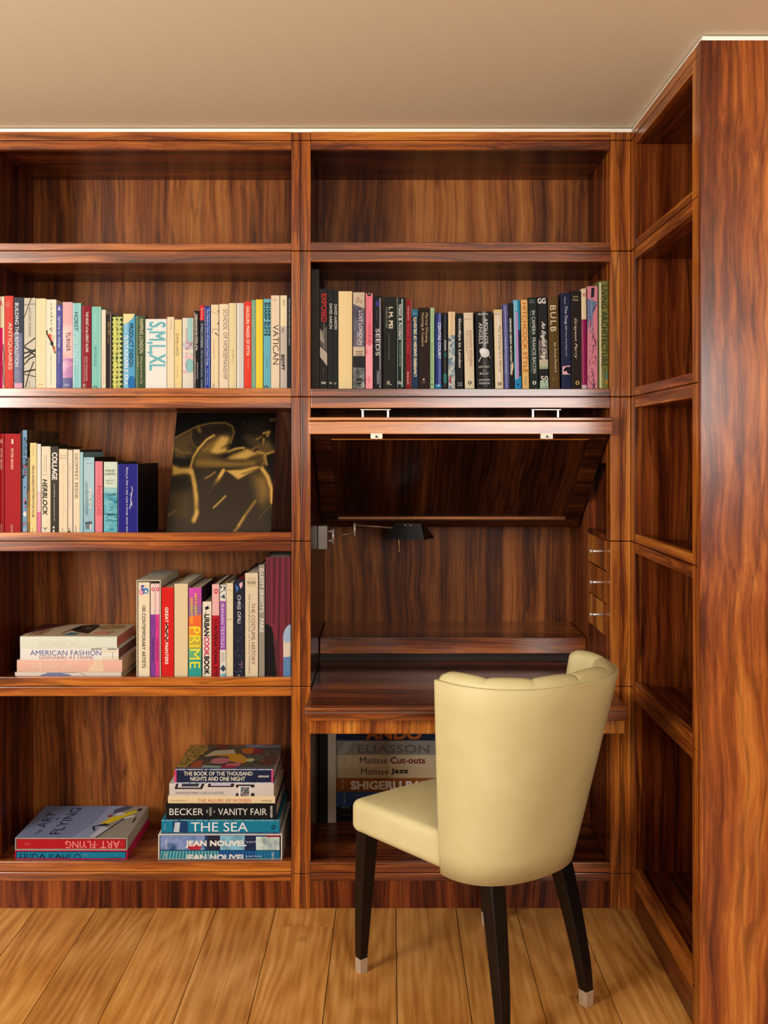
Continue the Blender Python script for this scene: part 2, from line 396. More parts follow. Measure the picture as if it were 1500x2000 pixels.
for a, b in ((724,747), (1056,1079)):
    bm = NB(); c = (a+b)/2; zt, zb = ZP(846.5, kf), ZP(857, kf)
    box(bm, XP(a, kf), XP(b, kf), yf-0.010, yf+0.012, zb, zt, 0)
    tube(bm, [(XP(c, kf), yf-0.0115, ZP(853.5, kf)), (XP(c, kf), yf+0.01, ZP(853.5, kf))], 0.0075, 14, 0)
    tube(bm, [(XP(c, kf), yf-0.0125, ZP(853, kf)), (XP(c, kf), yf-0.011, ZP(853, kf))], 0.0046, 12, 1)
    link('catch', bm, [m_catch, M_BLACK], fd, bevel=0.001)

# pull-out desk board
kd = 0.925; yd = D0*kd; zd = ZP(1345)
dk = thing('pull_out_desk', 'polished rosewood desk board pulled out below the niche behind the chair', 'desk', (XP(900), yd+0.3, zd-0.05))
bm = NB(); X0, X1 = RX0+0.0015, RX1-0.0015
box(bm, X0, X1, yd, yd+0.03, ZP(1408, kd), ZP(1391.5, kd), 1); box(bm, X0, X1, yd, yd+0.03, ZP(1390, kd), zd, 1); box(bm, X0, X1, yd+0.0301, D0*1.128, ZP(1390, kd), zd)
box(bm, X0+0.001, X1-0.001, yd+0.003, D0*1.128, ZP(1400, kd), ZP(1390, kd))
link('desktop', bm, [W_D, W_XF], dk, bevel=0.0022)
bm = NB(); box(bm, RX0+0.012, RX1-0.002, yd+0.035, yd+0.057, ZP(1434, 0.935), ZP(1408, kd)-0.0005)
link('apron', bm, W_ZF, dk, bevel=0.004)

# return bay on the right
rb = thing('bookcase', 'empty rosewood bookcase bay on the right turned towards the chair', 'bookcase', (1.05, 3.1, 0))
RXF = XP(1232); RXB = RXF+0.40
yN0, yN1, yN2, yF0 = D0*0.776, D0*0.7837, D0*0.797, D0*0.983
bm = NB()
for a, b in zip(zs[:-1], zs[1:]): box(bm, RXF, RXF+0.024, yF0, YFR-0.0006, b+G*(b > 0), a-G, 1)
box(bm, RXF+0.0245, RXB, yF0+0.002, YFR-0.001, 0, ZP(257)); link('side_panel', bm, [W_Z, W_ZF], rb, bevel=0.0025)
bm = NB()
for a, b in zip(zs[:-1], zs[1:]): box(bm, RXF, RXF+0.024, yN1+0.0006, yN2, b+G*(b > 0), a-G, 1)
box(bm, RXF+0.0245, RXB, yN1+0.001, yN2-0.001, 0, ZP(257)); link('side_panel', bm, [W_Z, W_ZF], rb, bevel=0.0025)
bm = NB(); box(bm, RXF, XR-0.002, yN0, yN1-0.0006, 0, ZP(257)); link('end_panel', bm, W_E, rb, bevel=0.0025)
def rshelf(a, m_, c, drop=SHELF_DROP, nm='shelf', top=None):
    bm = NB(); y0, y1 = yN2+0.0003, yF0-0.0003
    box(bm, RXF+0.0005, RXF+0.022, y0, y1, ZP(m_)+G, ZP(a), 1); box(bm, RXF+0.0005, RXF+0.022, y0, y1, ZP(c), ZP(m_)-G, 1)
    box(bm, RXF+0.0222, RXB, y0, y1, ZP(c)+0.0005, (ZP(a)-drop) if top is None else top)
    link(nm, bm, [W_Y, W_YF], rb, bevel=0.002)
rshelf(257, 274, 292, nm='top_rail', top=ZP(257))
for a, b, c in ((475,490,512), (758,775,797), (1040,1057,1077), (1323,1341,1360)): rshelf(a, b, c)
rshelf(1683, 1705, 1721, 0.010)
bm = NB(); box(bm, RXB, RXB+0.012, yN1+0.001, YFR-0.001, 0, ZP(257)); link('back_panel', bm, W_B, rb)
bm = NB(); box(bm, RXF+0.004, RXF+0.022, yN2+0.0003, yF0-0.0003, 0, ZP(1721)-0.0005); link('plinth', bm, W_Y, rb)
# ------------------------------------------------------------------ the cream leather chair
def leather():
    m, t, b = nt_new('cream_leather'); N, L = t.nodes.new, t.links.new
    tc = N('ShaderNodeTexCoord'); n = N('ShaderNodeTexNoise'); n.inputs['Scale'].default_value = 6; n.inputs['Detail'].default_value = 3
    L(tc.outputs['Object'], n.inputs['Vector'])
    cr = N('ShaderNodeValToRGB'); e = cr.color_ramp.elements; e[0].position = 0.3; e[0].color = lin((188,177,129)); e[1].position = 0.7; e[1].color = lin((199,188,143))
    L(n.outputs[0], cr.inputs[0]); L(cr.outputs[0], b.inputs['Base Color'])
    v = N('ShaderNodeTexVoronoi'); v.inputs['Scale'].default_value = 420; L(tc.outputs['Object'], v.inputs['Vector'])
    bp = N('ShaderNodeBump'); bp.inputs['Strength'].default_value = 0.06; bp.inputs['Distance'].default_value = 0.002
    L(v.outputs['Distance'], bp.inputs['Height']); L(bp.outputs[0], b.inputs['Normal'])
    b.inputs['Roughness'].default_value = 0.48; b.inputs['Specular IOR Level'].default_value = 0.4
    return m
m_lea = leather()
m_leg = plain('ebonised_wood', (15,10,9), 0.35, 0, 0.3)
m_fer = plain('brushed_steel_ferrule', (186,166,140), 0.4, 0.35)
PHI = math.radians(36.2)
CO = (0.279, 2.994)
rr = (math.cos(PHI), math.sin(PHI)); ff = (-math.sin(PHI), math.cos(PHI))
def cw(x, y, z): return (CO[0]+x*rr[0]+y*ff[0], CO[1]+x*rr[1]+y*ff[1], z)
ch = thing('desk_chair', 'cream leather chair with curved channelled back and dark tapered legs at the desk', 'chair', (CO[0], CO[1], 0))
def lerp(a, b, t): return a+(b-a)*t
ZB, ZT = 0.40, 0.952
def plan(z):
    t = (z-ZB)/(ZT-ZB)
    w = lerp(0.218, 0.294, t**0.9); ox = 0.030*t; ye = lerp(-0.075, -0.105, t); yb = lerp(-0.250, -0.372, t)
    n = 2.35; pts = []
    M = 400
    for i in range(M+1):
        th = PI*i/M
        c, s = math.cos(th), math.sin(th)
        pts.append(Vector((ox-w*math.copysign(abs(c)**(2/n), c), ye+(yb-ye)*abs(s)**(2/n))))
    # short straight wing towards the front at both ends
    dl = [0]
    for a, b in zip(pts[:-1], pts[1:]): dl.append(dl[-1]+(b-a).length)
    return pts, dl
PC = {}
def at(z, u):
    key = round(z, 4)
    if key not in PC: PC[key] = plan(z)
    pts, dl = PC[key]
    s = u*dl[-1]
    lo, hi = 0, len(dl)-1
    while hi-lo > 1:
        mid = (lo+hi)//2
        if dl[mid] <= s: lo = mid
        else: hi = mid
    f = (s-dl[lo])/max(dl[hi]-dl[lo], 1e-9)
    p = pts[lo].lerp(pts[hi], f)
    a, b = pts[max(lo-3, 0)], pts[min(hi+3, len(pts)-1)]
    t = (b-a).normalized()
    return p, t, Vector((-t.y, t.x))          # point, tangent, inward normal
NCH = 6
def profile_grid(fn, NU, NV):
    return [[fn(i/(NU-1), j/(NV-1)) for j in range(NV)] for i in range(NU)]
def skin(bm, grid, closed_v=False):
    V = [[bm.verts.new(p) for p in row] for row in grid]
    for i in range(len(V)-1):
        nv = len(V[0])
        for j in range(nv if closed_v else nv-1):
            f = bm.faces.new((V[i][j], V[i+1][j], V[i+1][(j+1) % nv], V[i][(j+1) % nv])); f.smooth = True
    return V
# shell: closed section swept around the plan curve
def section(u, outer_off, inner_off, zb, zt_out, dome, zin, ends, chan):
    """world points of one closed section at curve parameter u in [0,1]; ends = inset for rounded leading edges"""
    c = abs(math.sin(PI*NCH*u))**0.30 if chan else 1.0
    out = []
    def P(z, off, fwd):
        p, t, n = at(min(max(z, ZB), ZT), u)
        q = p+n*off + t*fwd
        return cw(q.x, q.y, z)
    mid = (outer_off+inner_off)/2
    sc, fwd = ends
    oo = lerp(mid, outer_off, sc); ii = lerp(mid, inner_off+(0.009*c if chan else 0), sc)
    NZ = 9
    for j in range(NZ): out.append(P(lerp(zb, zt_out, j/(NZ-1)), oo, fwd))
    ND = 9
    for j in range(1, ND):
        a = PI*j/ND
        off = lerp(oo, ii, (1-math.cos(a))/2)
        out.append(P(zt_out+dome*(0.68+0.32*c)*math.sin(a)*lerp(0.55, 1, sc), off, fwd))
    for j in range(NZ): out.append(P(lerp(zt_out, zin, j/(NZ-1)), ii, fwd))
    return out
def swept(outer_off, inner_off, zb, zt_out, dome, zin, chan, NU):
    rows = []
    R = 0.018; K = 5
    for i in range(K, 0, -1):
        a = PI/2*i/K; rows.append(section(0, outer_off, inner_off, zb, zt_out, dome, zin, (max(math.cos(a), 0.12), -R*math.sin(a)), chan))
    for i in range(NU+1): rows.append(section(i/NU, outer_off, inner_off, zb, zt_out, dome, zin, (1, 0), chan))
    for i in range(1, K+1):
        a = PI/2*i/K; rows.append(section(1, outer_off, inner_off, zb, zt_out, dome, zin, (max(math.cos(a), 0.12), R*math.sin(a)), chan))
    bm = NB(); V = skin(bm, rows, closed_v=True)
    bm.faces.new(V[0]); bm.faces.new(V[-1][::-1])
    return bm
link('backrest_shell', swept(0.0, 0.020, 0.402, ZT, 0.004, 0.402, False, 96), m_lea, ch)
link('backrest_cushion', swept(0.012, 0.066, 0.47, ZT-0.002, 0.030, 0.47, True, 160), m_lea, ch)
bm = NB(); pts = []
for j in range(14):
    z = lerp(0.42, ZT, j/13); p, t, n = at(z, 0); q = p+n*0.006-t*0.012; pts.append(cw(q.x, q.y, z))
for i in range(1, 80):
    p, t, n = at(ZT, i/80); q = p+n*0.003; pts.append(cw(q.x, q.y, ZT+0.001))
for j in range(14):
    z = lerp(ZT, 0.42, j/13); p, t, n = at(z, 1); q = p+n*0.006+t*0.012; pts.append(cw(q.x, q.y, z))
tube(bm, pts, 0.0034, 8); link('piping', bm, m_lea, ch)
# seat: a rounded, gently crowned box that narrows to the back
def axis_steps(h, r, mid):
    e = [h-r+r*math.sin(PI/2*i/6) for i in range(7)]
    return [-x for x in e[::-1]]+[(-(h-r)+2*(h-r)*i/mid) for i in range(1, mid)]+e
def rounded_box(hx, hy, hz, r, mp):
    bm = NB(); key = {}
    X, Y, Z = axis_steps(hx, r, 12), axis_steps(hy, r, 12), axis_steps(hz, r, 3)
    def vert(p):
        q = [max(-(h-r), min(h-r, c)) for c, h in zip(p, (hx, hy, hz))]
        d = Vector([a-b for a, b in zip(p, q)])
        o = Vector(q)+(d.normalized()*r if d.length > 1e-9 else d)
        k = tuple(round(c, 5) for c in o)
        if k not in key: key[k] = bm.verts.new(mp(*o))
        return key[k]
    def side(A, B, f):
        for a0, a1 in zip(A[:-1], A[1:]):
            for b0, b1 in zip(B[:-1], B[1:]):
                vs = []
                for v in (vert(f(a0,b0)), vert(f(a1,b0)), vert(f(a1,b1)), vert(f(a0,b1))):
                    if v not in vs: vs.append(v)
                if len(vs) > 2:
                    try: bm.faces.new(vs).smooth = True
                    except ValueError: pass
    for sg in (-1, 1):
        side(X, Y, lambda a, b: (a, b, sg*hz)); side(X, Z, lambda a, b: (a, sg*hy, b)); side(Y, Z, lambda a, b: (sg*hx, a, b))
    return bm
SY0, SY1 = -0.11, 0.300
def seat_map(x, y, z):
    t = (y+0.205)/0.41
    w = lerp(0.203, 0.279, t)/0.279
    ly = lerp(SY0, SY1, t); lx = x*w
    if t > 0.9: ly += 0.012*(1-(x/0.279)**2)*(t-0.9)/0.1
    s = (z+0.05)/0.10
    zz = lerp(lerp(0.405, 0.424, t), lerp(0.512, 0.524, t), s)
    if s > 0.7: zz += 0.014*(s-0.7)/0.3*max(0, 1-(x/0.26)**2)*max(0, 1-((t-0.5)/0.5)**2)
    return cw(lx, ly, zz)
link('seat', rounded_box(0.279, 0.205, 0.05, 0.026, seat_map), m_lea, ch, smooth=True)
# legs with steel ferrules
def leg(x, y, z1, xt, yt, st, sb):
    bm = NB(); rows = []
    def sq(cx, cy, h, z): return [cw(cx-h, cy-h, z), cw(cx+h, cy-h, z), cw(cx+h, cy+h, z), cw(cx-h, cy+h, z)]
    FH = 0.043; NS = 8
    for j in range(NS+1):
        t = j/NS; z = lerp(FH, z1, t); g = t**1.25
        rows.append(sq(lerp(x, xt, g), lerp(y, yt, g), lerp(sb, st, min(1, t*1.15)**0.85), z))
    V = [[bm.verts.new(p) for p in r] for r in rows]
    for a, b in zip(V[:-1], V[1:]):
        for j in range(4): bm.faces.new((a[j], a[(j+1) % 4], b[(j+1) % 4], b[j]))
    bm.faces.new(V[0][::-1]); bm.faces.new(V[-1])
    o = link('leg', bm, m_leg, ch, bevel=0.002)
    bm = NB(); h = sb+0.0006
    hexa(bm, sq(x, y, h*0.93, 0.0)+sq(x, y, h, FH+0.001)); link('ferrule', bm, m_fer, o, bevel=0.0012)
leg(-0.2545, 0.27, 0.43, -0.238, 0.262, 0.024, 0.0135)
leg(0.2545, 0.27, 0.43, 0.238, 0.262, 0.024, 0.0135)
leg(0.161, -0.259, 0.410, 0.138, -0.172, 0.025, 0.0150)
leg(-0.161, -0.259, 0.410, -0.122, -0.172, 0.025, 0.0150)

# ------------------------------------------------------------------ swing-arm lamp in the niche
kl = 1.11
def LP(px, py, dk=0.0): return (XP(px, kl+dk), D0*(kl+dk), ZP(py, kl+dk))
lp = thing('wall_lamp', 'black and nickel swing-arm lamp fixed inside the desk niche', 'lamp', (RX0, D0*kl, ZP(1048, kl)))
m_plate = plain('satin_nickel_plate', (128,122,112), 0.4, 0.6)
x0, y0, z0 = LP(641, 1071); x1, _, z1 = LP(641, 1025)
bm = NB(); box(bm, RX0+0.0003, x0, y0-0.045, y0+0.045, z0, z1); link('wall_plate', bm, m_plate, lp, bevel=0.002)
bm = NB()
for py in (1037.5, 1056): tube(bm, [LP(640, py), LP(650, py)], 0.0032, 10)
tube(bm, [LP(650.5, 1033), LP(650.5, 1062)], 0.0052, 14)
link('swivel', bm, M_CHROME, lp)
bm = NB(); tube(bm, [LP(692.5, 1022), LP(692.5, 1047)], 0.0048, 14)
link('swivel', bm, M_CHROME, lp)
m_bronze = plain('dark_bronze_arm', (126,100,80), 0.35, 0.4)
bm = NB(); tube(bm, [LP(650.5, 1047.5), LP(692, 1041)], 0.0042, 12); tube(bm, [LP(692.5, 1025.5), LP(770, 1031)], 0.0040, 12)
link('arm', bm, m_bronze, lp)
bm = NB()                   # hipped shade, hollow below
cxs = LP(800, 1040)
def rect(x0, x1, y0, y1, z): return [(x0, y0, z), (x1, y0, z), (x1, y1, z), (x0, y1, z)]
ang = math.radians(-24); cc, ss = math.cos(ang), math.sin(ang)
def rot(p): dx, dy = p[0]-cxs[0], p[1]-cxs[1]; return (cxs[0]+dx*cc-dy*ss, cxs[1]+dx*ss+dy*cc, p[2])
zt, zb = ZP(1022, kl), ZP(1051, kl)
o4 = [rot(p) for p in rect(cxs[0]-0.082, cxs[0]+0.082, cxs[1]-0.052, cxs[1]+0.052, zb)]
t4 = [rot(p) for p in rect(cxs[0]-0.055, cxs[0]+0.055, cxs[1]-0.020, cxs[1]+0.020, zt)]
o4i = [rot(p) for p in rect(cxs[0]-0.079, cxs[0]+0.079, cxs[1]-0.049, cxs[1]+0.049, zb)]
t4i = [rot(p) for p in rect(cxs[0]-0.053, cxs[0]+0.053, cxs[1]-0.018, cxs[1]+0.018, zt-0.003)]
A, B, C, Dv = ([bm.verts.new(p) for p in q] for q in (o4, t4, o4i, t4i))
for j in range(4):
    n = (j+1) % 4
    bm.faces.new((A[j], A[n], B[n], B[j])); bm.faces.new((C[n], C[j], Dv[j], Dv[n])); bm.faces.new((A[n], A[j], C[j], C[n]))
bm.faces.new(B); bm.faces.new(Dv[::-1])
shade = link('lamp_shade', bm, M_BLACK, lp)
bm = NB()
for dx in (-0.012, -0.005, 0.010, 0.017):
    p = [rot((cxs[0]+dx+s*0.004, cxs[1]-0.024-s*0.004, lerp(zt-0.004, zt-0.0075, s)+0.0005)) for s in (0, 1)]
    tube(bm, p, 0.0011, 6)
link('vent_slot', bm, M_CHROME, shade)
bm = NB(); a, b = LP(778.5, 1046), LP(780, 1077)
tube(bm, [a, b], 0.0013, 8); tube(bm, [(b[0], b[1], b[2]+0.006), b], [0.0016, 0.0032], 8)
link('pull_chain', bm, plain('polished_brass', (236,196,120), 0.3, 0.5), lp)
# ------------------------------------------------------------------ lettering and printed marks
FC = {}
def glyphs(text, shear=0.0, space=1.0):
    key = (text, shear, space)
    if key not in FC:
        cu = bpy.data.curves.new('lettering', 'FONT'); cu.body = text; cu.shear = shear
        cu.space_character = space; cu.resolution_u = 3; cu.space_line = 0.85
        ob = bpy.data.objects.new('lettering', cu)
        me = bpy.data.meshes.new_from_object(ob)
        vs = [(v.co.x, v.co.y) for v in me.vertices]; fs = [tuple(p.vertices) for p in me.polygons]
        bpy.data.objects.remove(ob); bpy.data.curves.remove(cu); bpy.data.meshes.remove(me)
        xs = [v[0] for v in vs]; ys = [v[1] for v in vs]
        x0, x1, y0, y1 = min(xs), max(xs), min(ys), max(ys)
        FC[key] = ([((x-x0)/(x1-x0), (y-y0)/max(y1-y0, 1e-6)) for x, y in vs], fs)
    return FC[key]

class Face:
    """collects flat printed pieces: 2-D polygons with a colour, laid on a surface by fn(a, b, layer)"""
    def __init__(self, bm, mats, fn): self.bm, self.mats, self.fn, self.n, self.curved = bm, mats, fn, 0, True
    def mi(self, c):
        m = c if isinstance(c, bpy.types.Material) else paper(c)
        if m not in self.mats: self.mats.append(m)
        return self.mats.index(m)
    def poly(self, pts, c):
        v = [self.bm.verts.new(self.fn(a, b, self.n)) for a, b in pts]
        try:
            f = self.bm.faces.new(v); f.material_index = self.mi(c)
        except ValueError: pass
    def put(self, it):
        k = it[0]; self.n += 1; self.curved = (k == 'r')
        if k == 'r':
            _, x0, x1, y0, y1, c = it; self.poly([(x0,y1),(x1,y1),(x1,y0),(x0,y0)], c)
        elif k == 'p':
            self.poly(it[1], it[2])
        elif k == 'e':
            _, cx, cy, rx, ry, c = it
            self.poly([(cx+rx*math.cos(2*PI*j/14), cy+ry*math.sin(2*PI*j/14)) for j in range(14)], c)
        elif k == 'l':
            _, pts, w, c = it
            for (ax, ay), (bx, by) in zip(pts[:-1], pts[1:]):
                dx, dy = bx-ax, by-ay; L = math.hypot(dx, dy) or 1e-6; nx, ny = -dy/L*w/2, dx/L*w/2
                self.poly([(ax+nx,ay+ny),(bx+nx,by+ny),(bx-nx,by-ny),(ax-nx,ay-ny)], c)
        elif k in 'vuhf':
            _, text, x0, x1, y0, y1, c = it[:7]; o = it[7] if len(it) > 7 else {}
            vs, fs = glyphs(text, o.get('s', 0.0), o.get('sp', 1.0))
            m = self.mi(c)
            h = abs(x1-x0) if k in 'vu' else abs(y1-y0)
            d = max(o.get('b', 0.0), 0.0)*h*1.6          # bolder strokes: the same letters laid down with a slight spread
            for ci, (dx, dy) in enumerate(((0, 0),) if d == 0 else ((-d, -d), (d, -d), (-d, d), (d, d))):
                out = []
                for s, t in vs:
                    if k == 'v': p = (x0+(x1-x0)*t, y0+(y1-y0)*s)             # reads downwards
                    elif k == 'u': p = (x1-(x1-x0)*t, y1-(y1-y0)*s)           # reads upwards
                    elif k == 'h': p = (x0+(x1-x0)*s, y1-(y1-y0)*t)           # level
                    else: p = (x1-(x1-x0)*s, y0+(y1-y0)*t)                    # level, upside down
                    out.append(self.bm.verts.new(self.fn(p[0]+dx, p[1]+dy, self.n+ci*0.3)))
                for f in fs:
                    try: self.bm.faces.new([out[i] for i in f]).material_index = m
                    except ValueError: pass

def book(label, group, x0, x1, yt, yb, k, depth, base=None, col=(200,190,170), items=(), flat=False, rnd=0.0,
         top=(), side=None, pages=M_PAGES, board=0.0026, lean=0.0, z1=None, z0=None, cat='book', name='book', gap=0.0004, inset=0.0):
    """a hardback: case (spine and two boards) and page block. x/y in photograph pixels at depth ratio k"""
    X0, X1 = XP(x0, k)+gap, XP(x1, k)-gap
    Z1 = ZP(yt, k) if z1 is None else z1
    Z0 = (base if base is not None else ZP(yb, k)) if z0 is None else z0
    Y0 = D0*k; Y1 = Y0+depth
    root = thing(name, label, cat, ((X0+X1)/2, (Y0+Y1)/2, Z0), group)
    mats = [col if isinstance(col, bpy.types.Material) else paper(col)]
    bm = NB(); NSEG = 8
    thick = (Z1-Z0) if flat else (X1-X0)
    t = min(board, thick*0.18)
    bulge = min(rnd, 0.0013)
    def yb_(a):   # a in 0..1 across the thickness
        return Y0-bulge*(1-(2*a-1)**2)*1.0
    # spine plate, with a softly rounded back when asked for
    seg = NSEG if bulge else 1
    fr, bk = [], []
    for i in range(seg+1):
        a = i/seg; y = yb_(a)
        if flat:
            z = Z0+(Z1-Z0)*a
            fr.append((bm.verts.new((X0, y, z)), bm.verts.new((X1, y, z)))); bk.append((bm.verts.new((X0, y+t, z)), bm.verts.new((X1, y+t, z))))
        else:
            x = X0+(X1-X0)*a
            fr.append((bm.verts.new((x, y, Z0)), bm.verts.new((x, y, Z1)))); bk.append((bm.verts.new((x, y+t, Z0)), bm.verts.new((x, y+t, Z1))))
    for i in range(seg):
        for q in ((fr[i][0], fr[i+1][0], fr[i+1][1], fr[i][1]), (bk[i][0], bk[i][1], bk[i+1][1], bk[i+1][0]),
                  (fr[i][1], fr[i+1][1], bk[i+1][1], bk[i][1]), (fr[i][0], bk[i][0], bk[i+1][0], fr[i+1][0])):
            bm.faces.new(q)
    bm.faces.new((fr[0][0], fr[0][1], bk[0][1], bk[0][0])); bm.faces.new((fr[-1][0], bk[-1][0], bk[-1][1], fr[-1][1]))
    smi = 0
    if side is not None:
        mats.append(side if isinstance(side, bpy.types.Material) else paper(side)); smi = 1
    ys = Y0+t*0.5 if not bulge else Y0+t
    if flat:
        box(bm, X0, X1, ys, Y1, Z0, Z0+t, smi); box(bm, X0, X1, ys, Y1, Z1-t, Z1, smi)
    else:
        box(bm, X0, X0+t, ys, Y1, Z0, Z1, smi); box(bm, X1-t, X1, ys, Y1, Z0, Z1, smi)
    bmesh.ops.recalc_face_normals(bm, faces=bm.faces[:])
    def fn(a, b, n):
        X, Z = XP(a, k), ZP(b, k)
        X = min(max(X, X0), X1); Z = min(max(Z, Z0+0.0002), Z1-0.0002)
        f = (Z-Z0)/(Z1-Z0) if flat else (X-X0)/(X1-X0)
        return (X, (yb_(f) if F.curved else Y0-bulge)-0.00012*min(n, 14)-0.00001*max(n-14, 0)-0.0001, Z)      # lettering lies on the crown of a rounded spine
    F = Face(bm, mats, fn)
    if bulge:        # give wide rectangles enough columns to follow the round back
        exp = []
        for it in items:
            if it[0] == 'r' and not flat:
                n = 6
                for j in range(n): exp.append(('r', it[1]+(it[2]-it[1])*j/n, it[1]+(it[2]-it[1])*(j+1)/n, it[3], it[4], it[5]))
            else: exp.append(it)
        items = exp
    for it in items: F.put(it)
    if top:
        def fnt(u, v, n): return (X0+(X1-X0)*u, Y0+(Y1-Y0)*v, Z1+0.0001+0.00012*n)
        T = Face(bm, mats, fnt)
        for it in top: T.put(it)
    link('cover', bm, mats, root, fixn=False)
    e = 0.003
    bm = NB()
    if flat: box(bm, X0+e, X1-e, Y0+t+0.0005, Y1-e, Z0+t, Z1-t)
    else: box(bm, X0+t, X1-t, Y0+t+0.0005, Y1-e, Z0+0.0012, Z1-e)
    link('page_block', bm, pages, root)
    if lean:
        root.rotation_euler = (0, math.radians(lean), 0)
        root.location.z += abs(math.sin(math.radians(lean)))*(X1-X0)/2+0.0003
    return root

def slipcase(label, group, x0, x1, yt, yb, k, depth, base, col, t=0.0026, inside=None):
    X0, X1, Z1, Y0 = XP(x0, k), XP(x1, k), ZP(yt, k), D0*k
    Z0 = base; Y1 = Y0+depth
    root_loc = ((X0+X1)/2, (Y0+Y1)/2, Z0)
    bm = NB()
    box(bm, X0, X0+t, Y0, Y1, Z0, Z1); box(bm, X1-t, X1, Y0, Y1, Z0, Z1)
    box(bm, X0+t, X1-t, Y0, Y1, Z0, Z0+t); box(bm, X0+t, X1-t, Y0, Y1, Z1-t, Z1); box(bm, X0+t, X1-t, Y1-t, Y1, Z0+t, Z1-t)
    return bm, root_loc, (X0, X1, Y0, Y1, Z0, Z1)
WHT, CRM, BLK = (240,236,226), (232,216,180), (22,20,20)
# ------------------------------------------------------------------ books on the upper left shelf
K = 1.0095
ROW = lambda ylip, drop: ZP(ylip)-drop+0.0004
g1 = 'books standing on the upper left shelf'
B1 = ROW(758, 0.019)
def b1(lbl, x0, x1, yt, col, items=(), **kw):
    kw.setdefault('depth', 0.235); d = kw.pop('depth')
    return book(lbl, g1, x0, x1, yt, 760, K, d, B1, col, items, **kw)
b1('cream and hot pink book cut by the left edge of the upper left shelf', -6, 8.5, 579, (238,222,190), [('r',-6,5.5,640,765,(226,18,110)),('h','R',0,6,588,598,(214,20,90)),('l',[(6,672),(8,700),(6,718),(8,752)],1.6,(20,16,18)),('v','POP ART',1,5,680,745,(150,10,60))])
b1('coral red book lettered ANTIQUAIRES in white, beside the cut-off pink book', 9, 26, 578, (214,70,58), [('v','ANTIQUAIRES',15.5,24,630,722,(248,226,206)),('l',[(13,600),(14,590)],1,(236,150,130)),('l',[(16,600),(17,588)],1,(236,150,130)),('l',[(20,600),(20,592)],1,(236,150,130))], rnd=0.002)
b1('dark slate book lettered BUILDING THE REVOLUTION in white', 27, 46.5, 581, (58,62,78), [('r',27,44,650,758,blot([(60,60,90),(96,100,140),(70,66,80)],24)),('r',28,44,748,758,(226,170,196)),('v','BUILDING THE REVOLUTION',30,37,592,716,(228,228,232),{'b':0.01}),('v','Art and Architecture',34,37,728,750,(170,170,180))], rnd=0.002)
b1('pale grey book with black branch drawing on its spine', 47, 69.5, 582, (206,200,180), [
   ('v','ANTONY GORMLEY',56,60.5,600,658,(40,38,34)),
   ('l',[(61,581),(47.5,619)],1.8,(24,22,22)),('l',[(47,596),(58,594),(69,594)],1.0,(24,22,22)),('l',[(69.5,660),(47,676)],2.6,(24,22,22)),
   ('l',[(47,678),(58,684),(69.5,686)],3.4,(24,22,22)),('l',[(47,690),(58,687),(69.5,694)],3,(24,22,22)),('l',[(47,700),(57,694),(69.5,682)],3,(24,22,22)),('l',[(47,712),(58,700),(69.5,696)],2.6,(24,22,22)),
   ('l',[(47,727),(57,724),(69.5,722)],2.8,(24,22,22)),('l',[(47,731),(58,733),(69.5,736)],1.6,(24,22,22)),('l',[(66,706),(56,732),(50,756)],1.6,(24,22,22)),('v','prints',56,58.5,744,756,(110,104,92))])
b1('plain pale cream book between the branch drawing and the orange figure', 70, 89.8, 583, (238,222,178), [('v','PAINTING IN DETAIL',77,83,620,690,(232,214,168)),('r',74,85,750,752,(206,184,130))])
b1('off-white book with a small orange figure below spaced black capitals', 90, 110, 585, (240,230,206), [
   ('h','V',98,102,592,597,(20,20,20)),('h','I',99,101,599.5,601,(190,120,60)),('h','T',98.5,102,602,607,(20,20,20)),('h','A',98.5,102,609,614,(20,20,20)),('h','M',98.5,102.5,616,621,(30,30,30)),('h','I',99.5,101,624,628,(60,60,60)),('h','N',98.5,102,630,635,(206,190,170)),('h','C',97.5,103,640,645,(20,20,20),{'b':0.02}),('h','+',99,102,646,649,(20,20,20)),
   ('e',92,648,1.4,3.5,(70,60,56)),('e',97.5,657,3,5.5,(228,92,36)),('e',100,663,3,4.5,(206,88,50)),('e',103,659,2,6,(236,206,190)),('e',101.5,671,3,4.5,(26,36,54)),('l',[(91,650),(96,660),(102,672),(108,690)],2.2,(36,26,22)),('e',106,682,1.6,6,(220,110,50)),
   ('v','collage in contemporary art',98.6,101,690,752,(120,110,96))])
b1('violet-blue book lettered lighting by design in pale script', 110.4, 122, 596, (82,84,160), [('p',[(113,606),(116,597),(118,606)],(214,220,240)),('v','lighting by design',113.2,118.4,618,680,(226,228,246)),('v','Sally Storey',113.5,117,686,711,(190,190,230)),('v','the essential guide',114,116,716,750,(150,150,200))], rnd=0.0015)
b1('pink book with a short black title, fading to purple at its foot', 122.3, 142, 590, (226,178,180), [('r',122.3,142,635,700,blot([(214,140,152),(236,190,186),(222,160,170)],18)),('r',122.3,142,700,738,blot([(226,180,196),(180,120,170),(150,110,170)],22)),('r',122.3,142,738,765,blot([(40,50,110),(88,84,140),(60,70,130)],22)),('v','TURNER',129.5,137.5,649,686,(34,26,30),{'sp':1.1}),('h','NMM',126,136,750,754,(200,196,220))], rnd=0.0015)
b1('light teal book with a half black, half white title on the upper left shelf', 142.3, 159, 592, (142,204,208), [('v','HORST',145,153,610,646,(22,34,40)),('v','PORTRAITS',145,153,650,712,(200,232,232)),('r',142.3,145,592,765,(196,232,232)),('r',155,158,592,765,(176,224,226))], rnd=0.0015)
